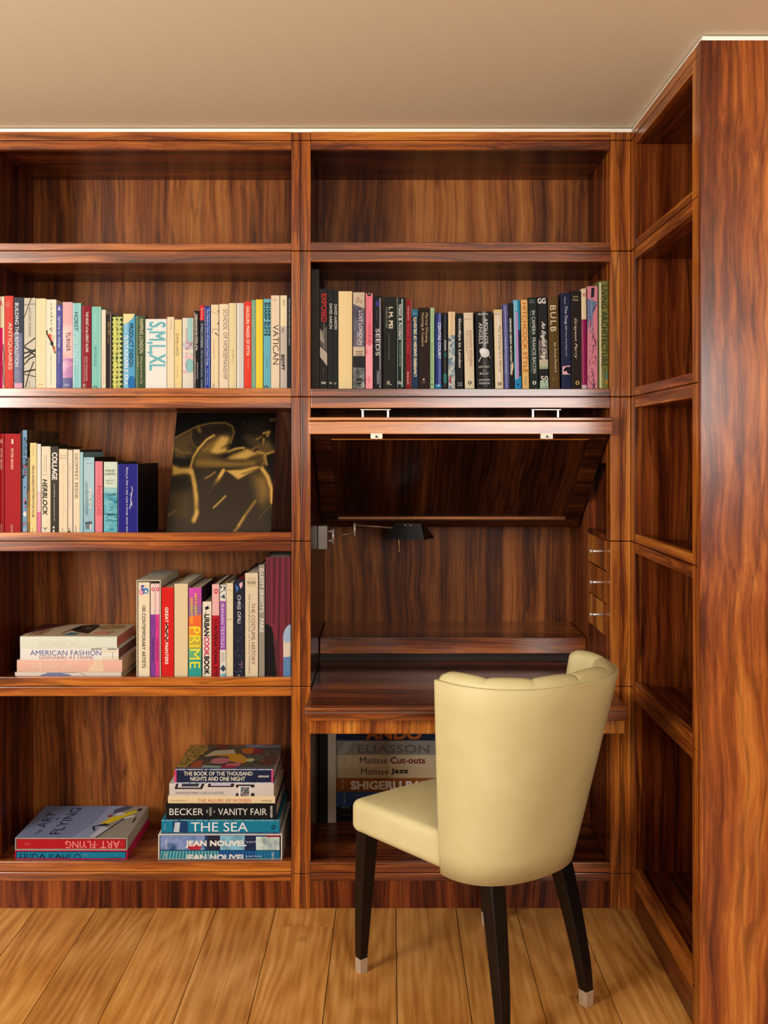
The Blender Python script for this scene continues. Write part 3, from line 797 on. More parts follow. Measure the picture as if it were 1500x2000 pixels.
b1('dark crimson book with small white capitals on the upper left shelf', 160, 178, 597, (138,24,34), [('r',161,163,597,765,(176,60,66)),('v','THE HEART of the GREAT ALONE',168,173,609,688,(240,224,214),{'b':0.008}),('v','SCOTT SHACKLETON',168,171,696,744,(232,206,196)),('v','Antarctic photography',164,167,696,746,(216,180,170)),('h','RC',163,168,750,757,(236,226,210))], rnd=0.0015)
b1('mint green book lettered BRITISH ISLES', 179, 197.5, 599, (132,200,188), [('v','A PORTRAIT OF THE',184,189,614,672,(168,218,206)),('v','BRITISH ISLES',184,189,677,716,(70,120,120)),('e',186,757,3.5,3.5,(30,30,34)),('e',186,757,2.2,2.2,(132,200,188)),('r',194.5,197,599,765,(176,224,214))], rnd=0.0015)
b1('thin cream book between the mint green book and the brown-black one', 198, 206.6, 605, (232,220,196), [('v','architecture in the north',201.5,204,680,750,(186,170,140))])
b1('brown-black book with a gold italic title, left of the zigzag spine', 207, 218.5, 614, (32,22,18), [('v','Julian Opie',210,214.5,628,655,(206,168,92),{'s':0.25}),('v','2006',210.5,213,658,671,(150,116,70)),('r',215.5,216.6,614,765,(190,180,170))])
zz = []
for i in range(15):
    y = 620+i*9.3
    zz += [('p',[(227,y),(231,y+4.6),(227,y+9.2)],(16,30,16)),('p',[(239.5,y),(233.5,y+4.6),(239.5,y+9.2)],(16,30,16)),('p',[(219,y),(222.2,y+4.6),(219,y+9.2)],(40,70,30))]
b1('yellow and green book with black zigzag triangles on its spine', 219, 240.3, 619, (196,208,120), zz+[('v','LES AMERICAINS',222,229,626,690,(246,236,120),{'b':0.02}),('v','RACHEL KHO',222,229.5,708,758,(246,236,120),{'b':0.02}),('l',[(236,640),(240,652)],2,(150,170,40))])
b1('sky blue book with cream top lettered PRODUCT DESIGN', 241, 263.8, 613, (86,168,214), [('r',241,252,627,760,(120,190,226)),('p',[(241,613),(264,613),(260,622),(250,630),(241,634)],(232,220,160)),('e',257,748,7,14,(30,110,180)),('v','PRODUCT DESIGN',252.5,260,632,716,(20,40,66),{'b':0.008}),('v','SUSTAINABLE ERA',243.5,250.5,655,752,(236,244,250),{'b':0.008}),('v','IN THE',244,249.5,634,651,(190,220,240))], rnd=0.002)
b1('dark green book lettered MAPPING LONDON in cream', 264.6, 283.6, 617, (62,86,58), [('r',264.6,270,617,765,(100,124,92)),('v','MAPPING LONDON',273,280,623,690,(238,226,180)),('v','Making Sense of the City',274,278.5,696,750,(226,214,170)),('v','Simon Foxell',268.8,271.5,696,716,(206,196,156))], rnd=0.0015)
b1('thick white book with huge turquoise letters S,M,L,XL', 284, 325.6, 623, (238,236,230), [('v','S,M,L,XL',287,323,629,723,(112,186,198),{'b':0.012})])
b1('cream book with a faint pink title, right of the thick white book', 326.2, 340.2, 619, (240,220,186), [('v','mixing',332,336,624,643,(150,120,90)),('v','colour',331.5,335,645,668,(226,196,164))])
b1('pale yellow book lettered DWELLINGS', 340.6, 355.4, 624, (236,214,152), [('v','DWELLINGS',343.5,349,652,695,(70,64,44),{'sp':1.1}),('v','A. Home',345,348,714,738,(150,132,96))], gap=0.0007)
b1('pale book with soft teal and rose blotches on its spine', 356.4, 378, 621, (222,220,204), [('r',366,376,621,672,(160,206,206)),('r',357,377,668,682,blot([(150,120,150),(200,190,196),(120,170,176)],40)),('r',357,377,690,728,blot([(206,120,150),(226,200,190),(130,190,190)],40)),('e',370,714,8,14,(140,196,196)),('v','summer in the city',362,367,640,720,(190,110,140))], rnd=0.002)
b1('narrow black book with dense white lettering beside the red-topped spine', 379, 389, 607, (18,16,18), [('v','Hollywood and the COOL of its',381.3,386,614,684,(226,214,206),{'b':0.02}),('v','golden portraits',384,387,708,740,(226,216,210)),('l',[(380.5,610),(380.5,758)],1.2,(200,194,188)),('v','photographs',380,382.6,700,745,(214,206,200))])
b1('navy book with a red top block on the upper left shelf', 390, 399.4, 596, (28,40,66), [('r',390,398.8,596,626,(206,44,48)),('h','S',393,396,602,606,WHT),('h','C',393,396,608,612,WHT),('h','A',393,396,613.5,617.5,WHT),('h','L',393,396,619,623,WHT),('v',"ST PAUL'S CATHEDRAL",392.2,396.5,632,680,(216,220,226)),('v','1400 Years at the Heart of London',392.8,396,684,736,(190,198,210)),('v','Ann Saunders',393,396,742,760,(190,198,210))])
b1('royal blue book with a white serif title, left of three cream books', 400, 411.6, 598, (24,50,150), [('v','The Fabulous Fates of Imperial Court Dress',402.8,407.2,603,714,(236,240,250)),('v','hilda amphlett',403.4,406.6,720,752,(190,206,240)),('l',[(409.3,600),(408.7,640),(409,758)],1.0,(150,190,236)),('l',[(400.6,600),(401.2,758)],0.8,(190,206,236))], rnd=0.0012)
b1('cream book with a small perched bird drawing on its spine', 412, 427, 595, (236,216,178), [('l',[(414,608),(420,612),(426,614)],0.7,(120,100,70)),('l',[(414,643),(427,643)],0.8,(90,74,50)),('l',[(414,650),(417,645)],0.8,(90,74,50)),('e',421.3,651,1.3,1.5,(20,18,18)),('l',[(421,651),(427,656)],1.6,(30,26,24)),('e',426,632,1.2,2,(40,26,20)),('e',426.5,608,1,2,(60,40,24)),('v','The New English Book',416,419,660,704,(190,150,96)),('v','bird garden',416,419,714,744,(216,186,140)),('v','ABRAMS',416,418.5,749,758,(40,36,30))])
b1('cream book lettered SCHOOL OF HORSEMANSHIP in worn grey capitals', 428, 446.4, 594, (238,220,190), [('v','SCHOOL OF HORSEMANSHIP',436,444,604,741,(120,108,92)),('r',429,431,594,765,(244,228,208))], rnd=0.0018)
b1('pale straw book with two tiny lines of dark print', 447, 462, 592, (230,214,168), [('v','Sam Taylor',455.5,457,682,700,(60,50,36)),('v','Still in her studio',453,454.6,682,710,(80,70,50))], rnd=0.0012)
b1('silvery white book beside the orange-red one', 462.8, 476.4, 592, (216,212,206), [('r',463,466,592,765,(236,234,230)),('v','THE WHITE HOTEL',468.5,471.5,640,690,(230,228,222))], rnd=0.0015)
b1('bright orange-red book with a white title, left of sage and yellow books', 477, 490.8, 589, (228,64,38), [('v','GAUGUIN: MAKER OF MYTH',481,487.5,598,694,(252,232,214),{'b':0.008}),('v','Tate Modern',483.5,487,700,722,(246,160,130))], rnd=0.0012)
b1('narrow sage green book against the yellow one', 491, 499.8, 586, (132,170,146), [('v','garden plans',493.5,496.5,598,640,(180,200,150)),('v','for every season',494,496.5,650,712,(150,184,150))])
b1('bright yellow book on the upper left shelf', 499.9, 513.6, 585, (236,212,62), [('v','small white houses',505,508,596,636,(244,226,120))], rnd=0.001)
b1('teal blue book lettered SHARP SUITS in black', 514.6, 529, 584, (106,180,198), [('v','SHARP SUITS',516.5,521.5,591,656,(16,18,24),{'b':0.035}),('v','SHARP SUITS',523,527.5,591,656,(16,18,24),{'b':0.035}),('v','Eric Musgrave',520,522.5,696,718,(40,80,100)),('e',520,757,4,4,(20,20,26)),('e',520,757,2.2,2.2,(106,180,198))], rnd=0.001)
b1('tall cream book lettered VATICAN', 529.2, 546, 577, (234,214,186), [('v','VATICAN',533,544.5,634,712,(58,46,40),{'b':-0.008}),('r',533,541,585,588,(206,180,150))])
b1('cream-topped grey book lettered EGYPT', 547.2, 560.6, 577, (196,186,174), [('r',547.2,560.6,577,637,(238,222,184)),('v','RITZ',552,556,586,597,(80,80,80)),('l',[(551,642),(551,650)],0.7,(90,90,90)),('l',[(553,640),(553,650)],0.7,(90,90,90)),('v','EGYPT',549.5,555.5,693,723,(24,22,22),{'b':0.03})], rnd=0.0012)
b1('dark navy book at the right end of the upper left shelf', 561, 568.3, 577, (30,34,44), [('v','HERMES SCARF: FROM GROUP CRITICAL READING',564,566.4,583,675,(206,206,206))])

# ------------------------------------------------------------------ books on the right-hand shelf above the desk
g2 = 'books standing on the shelf above the desk'
B2 = ROW(759, 0.019)
def b2(lbl, x0, x1, yt, col, items=(), **kw):
    kw.setdefault('depth', 0.235); d = kw.pop('depth')
    return book(lbl, g2, x0, x1, yt, 760, K, d, B2, col, items, **kw)
b2('tallest charcoal cloth book at the left end of the shelf above the desk', 608.2, 623.4, 526, (56,52,50), depth=0.3, side=(14,14,18))
b2('black and grey book lettered EXPOSED in red', 624.2, 639.4, 564, (30,28,28), [('p',[(625,650),(639,636),(639,690),(625,672)],(84,80,76)),('p',[(625,676),(639,690),(639,715),(625,697)],(176,166,150)),('p',[(625,642),(630,650),(634,672),(625,664)],(150,142,130)),('v','EXPOSED',628,638,574,629,(206,40,44),{'b':0.01}),('v','photographs of voyeurs',631.5,634,632,680,(180,170,160)),('v','by many',631,633,718,728,(150,140,130)),('h','TATE',627.5,636,746,750,(230,226,220),{'b':0.02})])
b2('black book with thin white capitals, marked III at its foot', 640, 650.2, 566, (28,30,30), [('v','DAVID AARON',643.5,649,593,642,(228,226,218)),('h','III',643.5,648,746,750,(220,216,206))])
b2('black book with thin white capitals, marked IV at its foot', 650.4, 660.8, 567, (28,30,30), [('v','DAVID AARON',653,658.5,594.5,643.5,(228,226,218)),('h','IV',652.5,657.5,747,751,(220,216,206))])
b2('thick plain cream book on the shelf above the desk', 661, 688, 569, (238,214,160), rnd=0.001)
b2('grey book with purple photographs lettered LOST LONDON', 689.6, 712.4, 571, (206,188,164), [('r',697,701,581,585,(180,50,50)),('r',698,700,582,584,(206,188,164)),('h','ENGLISH',694,708,586.5,588.5,(110,90,80)),('h','HERITAGE',694,708,590,592,(110,90,80)),('p',[(690,594),(712,603),(712,677),(690,677)],blot([(66,60,84),(96,90,110),(50,46,64)],30)),('r',690,693,645,677,(34,32,40)),('v','LOST LONDON',701,708,607,674,(236,230,226)),('v','1870-1945',697,700.5,648,674,(206,200,210)),('h','PHILIP',695,708,685,689,(120,90,80)),('h','DAVIES',695,708,690.5,694.5,(120,90,80)),('r',690,712,695.5,718,(30,30,34)),('r',690,712,718,765,blot([(60,66,72),(120,126,124),(40,44,50),(160,160,150)],30)),('r',697,706,740,744,(24,24,26)),('r',697,706,747,750,(24,24,26))], rnd=0.0012)
b2('salmon pink book with a dark notch at its head', 714, 728, 573, (232,124,140), [('r',714,728,673,765,blot([(232,124,140),(244,160,170),(214,96,120)],60)),('e',721,575,4,3.6,(30,24,26)),('e',721,573,2,2,(216,190,180)),('v','NUTS & MILK',719,724.5,634,676,(190,50,80)),('v','for one more spring',720,722.5,612,632,(200,70,96)),('v','bella',719.5,722.5,735,748,(180,60,80))])
b2('glossy black book lettered SEEDS in white', 729.2, 747, 578, (22,20,24), [('p',[(733,592),(737,586),(742,592),(740,599),(735,599)],(60,56,130)),('r',741,743.6,582,758,(150,146,158)),('v','a very short',735,737.5,603,627,(130,126,124)),('v','SEEDS',734,741,642,695,(234,230,230)),('r',735,742,722,752,(60,60,66)),('v','PHAIDON',736.5,741,726,750,(190,190,196))], rnd=0.0012, side=(12,12,14))
b2('wide matt black book with white capitals and gold monogram', 748.4, 773.6, 580, (26,27,25), [('v','I. M. PEI',759.5,767,600,641,(236,226,200),{'b':0.02}),('v','COMPLETE WORKS',753.5,757,600,640,(160,156,146)),('v','a portrait in buildings',758.5,761,651,702,(156,150,140)),('h','R',756,763,744,752,(216,206,180)),('l',[(763,750),(765,752)],1,(216,206,180))], side=(12,12,14))
b2('black and green book with a pale glossy stripe and white title', 775, 793, 581, (18,30,28), [('r',784,787,584,756,(150,176,162)),('r',775.5,777,582,758,(120,150,140)),('v','Vision & Accident',778.5,785,594,664,(226,226,226),{'b':0.01}),('v','VOICES & BEYOND',779.5,783,668,716,(150,160,156)),('h','V&A',776.5,786,744,751,(230,226,216))], rnd=0.001, side=(12,14,14))
b2('dark red book with a red script title above the desk', 792.6, 803.4, 585, (132,18,28), [('v','PIERRE BERTRAND',796,798.6,598,626,(230,170,160),{'b':0.01}),('v','Memoirs of Century',793.6,800,631,692,(214,70,84),{'s':0.3}),('v','MICHEL BLANC',795.5,798,726,751,(240,224,210),{'b':0.01}),('l',[(802.6,586),(802.6,758)],0.7,(206,120,110))])
b2('dark teal book with bold cream capitals reading upwards', 804, 816.6, 604, (26,54,84), [('r',804,816.6,604,618,(44,110,140)),('h','abc',806.5,814,610,613,(150,190,206)),('u',"L'ANVERRE GARDEN OF DELIGHTS",808,813.6,620,735,(240,228,190),{'b':0.025})])
b2('dark brown cookbook with two lines of thin pale serif lettering', 817.4, 839.6, 601, (34,20,16), [('v','Marcus Wareing',829.5,836,611,669,(206,180,150)),('v','Nutmeg & Custard',822,828.5,611,676,(206,180,150)),('e',827.5,741,1.8,2,(214,196,170)),('h','BANTAM',823,833,744.5,746.5,(140,120,100)),('h','PRESS',824.5,831,747.5,749.2,(140,120,100))])
b2('thin mint green book next to the brown cookbook', 840.2, 848.2, 601, (164,200,154), [('v','Sundays and WILD THYME',842,846,608,661,(120,160,110)),('v','Sarah and Friends',842,845.5,668,744,(96,130,88),{'s':0.25}),('r',842.5,844.8,749,753,(60,80,56))])
b2('deep blue book with silvery white capitals above the desk', 849.6, 862.4, 611, (24,40,110), [('r',856,861.5,612,758,(96,110,178)),('v','CENTRE COURT',855.5,861,630,701,(216,222,244),{'b':0.02}),('v','The Jewel in the Crown',851.5,854.3,628,702,(84,104,180)),('r',850,862.4,750,765,(30,130,180)),('e',857,753,2.4,1.6,(220,230,244))], rnd=0.0012)
b2('narrow black book with teal glints and tiny white lettering', 863.6, 874.4, 611, (16,18,20), [('l',[(869.2,613),(869.2,756)],0.9,(120,124,128)),('e',869.5,693,3,5,(30,96,104)),('r',866.5,872.4,730,748,(44,120,118)),('v','ROOFS',868,871,665,684,(230,230,226),{'b':0.02})], side=(12,12,14))
b2('book fading from cream to inky blue, beside the black London book', 875.4, 889, 609, (232,206,164), [('r',875.4,889,655,765,blot([(130,166,180),(60,96,130),(196,196,180),(40,60,90)],50)),('v','Exotic Gardens',880.5,883.5,614,656,(196,164,116)),('v','CHRISTOPHER LLOYD',882.5,888,664,736,(210,220,224)),('r',878,881,736,748,(190,60,70)),('h','BBC',878,887,750,754,(226,210,206))], rnd=0.0012)
b2('black book lettered Goodbye to London in white', 890.4, 904.6, 612, (20,20,21), [('v','Goodbye to London',894.5,900.5,622,718,(240,236,226),{'b':0.015}),('h','HATJE',894,903,747,750,(226,222,214)),('h','CANTZ',894,903,751,754,(226,222,214))])
LN = -1.1
b2('cream book lettered ROMANTIC MODERNS in red-brown', 908.3, 927, 611, (226,212,182), [('v','ROMANTIC MODERNS',918.5,923.5,646,716,(150,66,56)),('v','English Writers, Artists and',914.5,917,646,705,(120,100,80)),('v','the Imagination',911.5,914,646,690,(120,100,80)),('h','Alexandra Harris',909,924,622,624.5,(170,150,124)),('e',918,748,3.6,3.6,(30,28,26)),('e',918,748,1.6,2.2,(226,212,182))], rnd=0.0015, lean=LN)
b2('wide glossy black book with a white blurred dancer', 931, 964.6, 609, (22,22,22), [('p',[(944,609),(953,609),(953,758),(944,758)],(66,66,68)),('p',[(946,609),(950,609),(951,680),(945,680)],(150,150,152)),('e',948.5,690,9,9,(220,220,222)),('e',945,686,7,6,(240,240,240)),('l',[(942,696),(936,707)],1.2,(230,230,230)),('l',[(956,694),(959,700)],1,(200,200,200)),('h','GRANTA',936,956,612,616,(226,226,220)),('v',"APOLLO'S",948.5,955.5,622,672,(230,230,228)),('v','ANGELS',937.5,944.5,631,672,(230,230,228)),('h','A',946,948.5,708,711,(200,200,200)),('h','HISTORY',936,957,715,719,(216,216,214)),('h','OF',944,949,723,726,(190,190,190)),('h','BALLET',938,955,728,732,(216,216,214)),('h','JENNIFER',936,957,741,745,(226,226,222)),('h','HOMANS',936,957,747,751,(226,226,222))], lean=LN, side=(12,12,12))
b2('cream book with an italic rose-brown title beside the wide black book', 967.6, 983.6, 605, (230,212,178), [('r',973,979,606,758,(240,226,206)),('v','The Oriental in a Mirror',975,980,637,729,(120,70,60),{'s':0.25}),('h','RANA',969,978,613,616,(120,110,90)),('e',976,750,3.4,3.4,(30,28,26)),('e',976,750,1.5,2.2,(230,212,178)),('r',967.6,984,605,611,(226,204,150))], rnd=0.0015, lean=LN)
b2('indigo mottled book with a pale shiny line down its spine', 985.4, 995.6, 595, blot([(48,50,110),(84,88,150),(60,60,120)],60), [('r',989,990.4,597,758,(160,164,206)),('v','MANHATTAN UNFURLED',987.5,991,660,730,(180,180,214))], rnd=0.0012, lean=LN)
b2('narrow black book with tiny white slanted capitals and pale wing', 996.2, 1004.6, 592, (22,22,24), [('v','GEORGE HENIN AUCTION HOUSE',998,1001.4,622,732,(236,230,220),{'b':0.03}),('p',[(1003,706),(1004.6,716),(1000,734),(998,724)],(216,196,170))], lean=LN, side=(14,14,16))
b2('sky blue book with a lilac stripe on its spine', 1006, 1018.6, 586, (44,150,196), [('r',1006,1009,586,758,(140,200,224)),('r',1012,1018.6,645,735,(44,44,84)),('r',1009,1014,610,740,(186,150,206)),('r',1006,1018.6,742,765,(30,140,200)),('e',1012,752,1.6,3,(20,40,70)),('r',1010,1013,588,608,(150,214,230))], rnd=0.0012, lean=LN)
b2('sandy yellow book with large rust red capitals', 1020.4, 1033.6, 586, (230,190,116), [('v','HITCHCOCK STYLE',1023.5,1031.5,592,728,(196,88,50),{'b':0.01}),('v','ASSOULINE',1026,1029,735,752,(120,90,50))], lean=LN)
b2('dark green book with thin white capitals in two lines', 1035, 1051.6, 581, (24,42,32), [('v','IN CAMERA  FRANCIS BACON',1041.5,1048,607,729,(226,228,218)),('v','photography film and the practice of painting',1038,1040,607,728,(130,150,134)),('h','Martin',1038,1046,586,588.4,(180,190,180)),('h','Harrison',1037,1047,589.5,592,(180,190,180)),('e',1044,748,3.6,3.6,(230,232,224)),('e',1044,748,1.6,2.2,(24,42,32))], lean=LN)
b2('black book with white scrawled handwriting and a pale patch', 1053, 1071.6, 580, (28,26,26), [('r',1053.5,1071,664,700,blot([(24,22,22),(110,90,80),(30,28,30)],80)),('h','GG',1053.5,1069,583,593,(240,238,230),{'b':0.02}),('v','An English Origin',1058,1068,628,710,(240,238,230),{'s':0.5,'b':0.01}),('r',1054.5,1071.6,702,721,(196,188,160)),('r',1054.5,1071.6,716,721,(150,170,140)),('h','50',1057,1071,735,745,(240,238,232),{'b':0.01}),('r',1055,1071.6,745,765,blot([(120,150,130),(170,190,160),(96,130,120)],40))], lean=LN)
b2('olive brown book lettered BULB in spaced cream capitals', 1073.6, 1093.6, 580, (92,68,26), [('v','BULB',1077.5,1088.5,597,648,(240,226,190),{'sp':1.25,'b':-0.006}),('v','by Anna Pavord',1083,1088,670,727,(240,226,190)),('h','M',1081,1084,738,740,(170,140,80)),('h','BEAZLEY',1079,1090,741,743,(150,120,60))], rnd=0.0015, lean=LN)
b2('navy book with a pink panel and black dog head near its foot', 1096.8, 1116.6, 573, (26,32,70), [('v','The Dog',1104,1110,598,633,(226,228,236)),('v','5000 Years of the Dog in Art',1105,1109,636,696,(206,210,222)),('v','Pickeral',1104.5,1107.5,581,594,(190,196,210)),('p',[(1099,716),(1114,714),(1114,732),(1099,732)],(232,180,188)),('p',[(1101,722),(1106,717),(1116,717),(1116,731),(1110,731),(1107,725),(1102,726)],(18,16,22))], rnd=0.0012, lean=-0.8)
b2('brown-black book with short white surname and squiggled title', 1117, 1135.4, 568, (32,22,18), [('h','Jacky',1121,1131.5,578,582,(226,196,150)),('h','Klein',1121,1131.5,584,588,(226,196,150)),('v','Grayson Perry',1122,1128.5,622,701,(240,226,206),{'s':0.3}),('l',[(1118.4,572),(1119,758)],0.5,(96,80,66)),('e',1128,748,4,4,(226,180,100)),('e',1128,748,1.8,2.4,(32,22,18))], lean=-0.6)
b2('slim book with cream top and raspberry lower part', 1136.4, 1146, 564, (238,220,184), [('r',1136.4,1146,624,752,(150,18,84)),('l',[(1139,625),(1139.4,750)],0.9,(214,110,160)),('h','25',1138,1144.6,573,579,(206,40,90),{'b':0.01}),('r',1137,1146,752,765,(226,190,206))], rnd=0.001, lean=-0.3)
br = [('p',[(1147,583),(1166,590),(1160,610),(1150,630),(1147,650)],(110,130,170)),('p',[(1155,562),(1161,562),(1160,580),(1154,582)],(26,30,50))]
random.seed(3)
for i in range(13):
    x, y = random.uniform(1149,1164), random.uniform(640,750)
    br.append(('l',[(x,y),(x+random.uniform(-6,6),y+random.uniform(6,12)),(x+random.uniform(-6,6),y+random.uniform(12,24))],0.8,(50,36,60)))
for i in range(18): br.append(('e',random.uniform(1149,1164),random.uniform(640,752),1.1,1.1,(120,70,100)))
br += [('l',[(1165,595),(1156,610),(1152,640)],1.2,(40,30,54)),('r',1155,1157,583,650,(150,166,200))]
b2('pink blossom patterned book with dark branches, second from the right end', 1147, 1167.4, 559, (226,140,160), br)
b2('olive green book lettered LIVING ARCHITECTURE at the right end', 1168.2, 1187.5, 549, (122,124,62), [('p',[(1170,552),(1174,552),(1175,758),(1171,758)],(226,222,180)),('r',1168.6,1170,549,765,(90,96,50)),('v','LIVING ARCHITECTURE',1174.5,1186,558,716,(24,28,20)),('r',1176,1181,720,758,blot([(150,140,60),(90,100,40),(200,190,90)],60)),('v','james grayson trulove',1180,1183,720,752,(60,60,36)),('r',1182,1187,728,742,(90,130,110)),('r',1182,1187,742,750,(180,140,60))])

# ------------------------------------------------------------------ books on the middle left shelf
g3 = 'books standing on the middle left shelf'
B3 = ROW(1040, 0.019)
def b3(lbl, x0, x1, yt, col, items=(), **kw):
    kw.setdefault('depth', 0.27); d = kw.pop('depth')
    return book(lbl, g3, x0, x1, yt, 1040, K, d, B3, col, items, **kw)
RED = (168,16,22)
b3('red book marked II at the left edge of the middle shelf', -4.6, 8, 847, RED, [('h','II',0,4.6,858,866,(240,210,180)),('v','PETER BEARD',0.5,4.5,876,917,(240,210,180)),('v','TASCHEN',1,4,1023,1040,(230,200,170))], depth=0.3)
b3('red book marked I beside the one marked II', 9, 40, 847, RED, [('h','I',22.5,26,858,867,(240,210,180),{'b':0.01}),('v','PETER BEARD',21.5,26,876,917,(240,210,180),{'b':0.008}),('v','TASCHEN',21,25,1024,1040,(230,200,170))], depth=0.3)
bm, loc, _ = slipcase('', '', 40.3, 43.6, 843, 1040, K, 0.31, B3, (110,100,92), t=0.0012)
tag(link('slipcase_board', bm, paper((92,82,76)), loc=loc), 'thin grey slipcase edge right of the two red books', 'slipcase', None)
fl = []
random.seed(5)
for i in range(26): fl.append(('e',random.uniform(45,53),random.uniform(845,1030),random.uniform(1,2.5),random.uniform(1.5,4),random.choice([(214,110,140),(40,40,60),(120,170,206),(190,90,120),(30,36,60)])))
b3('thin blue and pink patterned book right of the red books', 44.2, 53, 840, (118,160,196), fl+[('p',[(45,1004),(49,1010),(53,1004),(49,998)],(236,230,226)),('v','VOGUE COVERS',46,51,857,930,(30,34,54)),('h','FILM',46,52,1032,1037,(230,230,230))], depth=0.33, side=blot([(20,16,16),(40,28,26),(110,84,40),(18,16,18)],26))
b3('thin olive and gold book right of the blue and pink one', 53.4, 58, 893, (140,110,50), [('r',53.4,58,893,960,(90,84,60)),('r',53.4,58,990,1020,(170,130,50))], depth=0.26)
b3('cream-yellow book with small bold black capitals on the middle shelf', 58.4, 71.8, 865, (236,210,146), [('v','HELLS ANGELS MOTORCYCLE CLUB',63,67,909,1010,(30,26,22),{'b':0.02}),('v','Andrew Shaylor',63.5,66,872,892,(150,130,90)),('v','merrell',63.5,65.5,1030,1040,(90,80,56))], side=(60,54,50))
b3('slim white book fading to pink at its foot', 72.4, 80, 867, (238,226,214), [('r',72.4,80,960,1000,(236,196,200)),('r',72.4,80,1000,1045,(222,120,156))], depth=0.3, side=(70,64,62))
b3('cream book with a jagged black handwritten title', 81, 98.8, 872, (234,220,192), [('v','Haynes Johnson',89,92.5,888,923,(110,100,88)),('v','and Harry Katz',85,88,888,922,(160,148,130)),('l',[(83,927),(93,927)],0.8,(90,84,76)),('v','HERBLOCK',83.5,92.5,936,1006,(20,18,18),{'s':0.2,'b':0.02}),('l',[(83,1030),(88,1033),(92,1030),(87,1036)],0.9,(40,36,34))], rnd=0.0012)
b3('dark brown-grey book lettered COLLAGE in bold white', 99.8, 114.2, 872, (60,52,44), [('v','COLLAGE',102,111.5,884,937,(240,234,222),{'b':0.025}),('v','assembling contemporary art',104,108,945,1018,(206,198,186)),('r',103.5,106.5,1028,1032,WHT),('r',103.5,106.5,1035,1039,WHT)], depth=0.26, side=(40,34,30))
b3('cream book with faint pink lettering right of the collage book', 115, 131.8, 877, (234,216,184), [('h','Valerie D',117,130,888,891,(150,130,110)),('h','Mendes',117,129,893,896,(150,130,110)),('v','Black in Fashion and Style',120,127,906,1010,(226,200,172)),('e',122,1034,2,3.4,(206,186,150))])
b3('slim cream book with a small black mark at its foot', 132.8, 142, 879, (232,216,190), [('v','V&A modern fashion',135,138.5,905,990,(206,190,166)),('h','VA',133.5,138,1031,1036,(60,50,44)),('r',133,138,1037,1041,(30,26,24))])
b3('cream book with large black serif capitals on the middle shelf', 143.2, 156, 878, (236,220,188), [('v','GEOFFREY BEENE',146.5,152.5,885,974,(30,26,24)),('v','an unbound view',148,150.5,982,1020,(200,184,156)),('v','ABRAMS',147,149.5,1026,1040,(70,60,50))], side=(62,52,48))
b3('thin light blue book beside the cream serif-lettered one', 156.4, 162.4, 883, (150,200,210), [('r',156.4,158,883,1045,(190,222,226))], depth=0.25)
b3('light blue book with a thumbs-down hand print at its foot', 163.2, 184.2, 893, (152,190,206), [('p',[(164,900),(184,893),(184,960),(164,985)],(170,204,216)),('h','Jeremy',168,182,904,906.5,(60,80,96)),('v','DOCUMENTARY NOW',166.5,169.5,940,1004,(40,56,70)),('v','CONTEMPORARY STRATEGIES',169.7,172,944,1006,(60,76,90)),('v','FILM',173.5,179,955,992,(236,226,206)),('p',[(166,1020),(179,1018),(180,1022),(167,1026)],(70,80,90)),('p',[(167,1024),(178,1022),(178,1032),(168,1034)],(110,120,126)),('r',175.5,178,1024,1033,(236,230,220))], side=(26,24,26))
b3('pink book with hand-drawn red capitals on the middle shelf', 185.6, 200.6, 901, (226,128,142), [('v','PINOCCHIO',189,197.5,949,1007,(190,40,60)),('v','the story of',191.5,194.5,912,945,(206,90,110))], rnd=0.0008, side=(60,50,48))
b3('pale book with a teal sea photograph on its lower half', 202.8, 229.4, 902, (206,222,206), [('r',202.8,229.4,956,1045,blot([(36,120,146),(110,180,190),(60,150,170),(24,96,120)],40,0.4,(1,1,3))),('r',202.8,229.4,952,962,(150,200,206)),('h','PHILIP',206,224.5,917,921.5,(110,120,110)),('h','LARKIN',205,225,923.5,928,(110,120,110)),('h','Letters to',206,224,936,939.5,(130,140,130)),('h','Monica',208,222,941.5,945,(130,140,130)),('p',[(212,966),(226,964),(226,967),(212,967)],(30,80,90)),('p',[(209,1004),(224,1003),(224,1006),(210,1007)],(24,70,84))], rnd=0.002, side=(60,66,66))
b3('thick royal blue book with a white sentence reading upwards', 230.6, 269.4, 906, (26,24,130), [('u','I was never about a shirt, but a way of living',245.5,250.5,913,1042,(224,226,240)),('l',[(253,994),(257,978),(258,990),(255,976),(258,962),(254,968),(259,958),(257,950)],1.1,(230,230,240)),('l',[(231.3,907),(231.3,1042)],0.7,(120,130,210)),('l',[(268.6,907),(268.6,1042)],0.6,(120,130,210))], depth=0.31, side=(14,14,20))

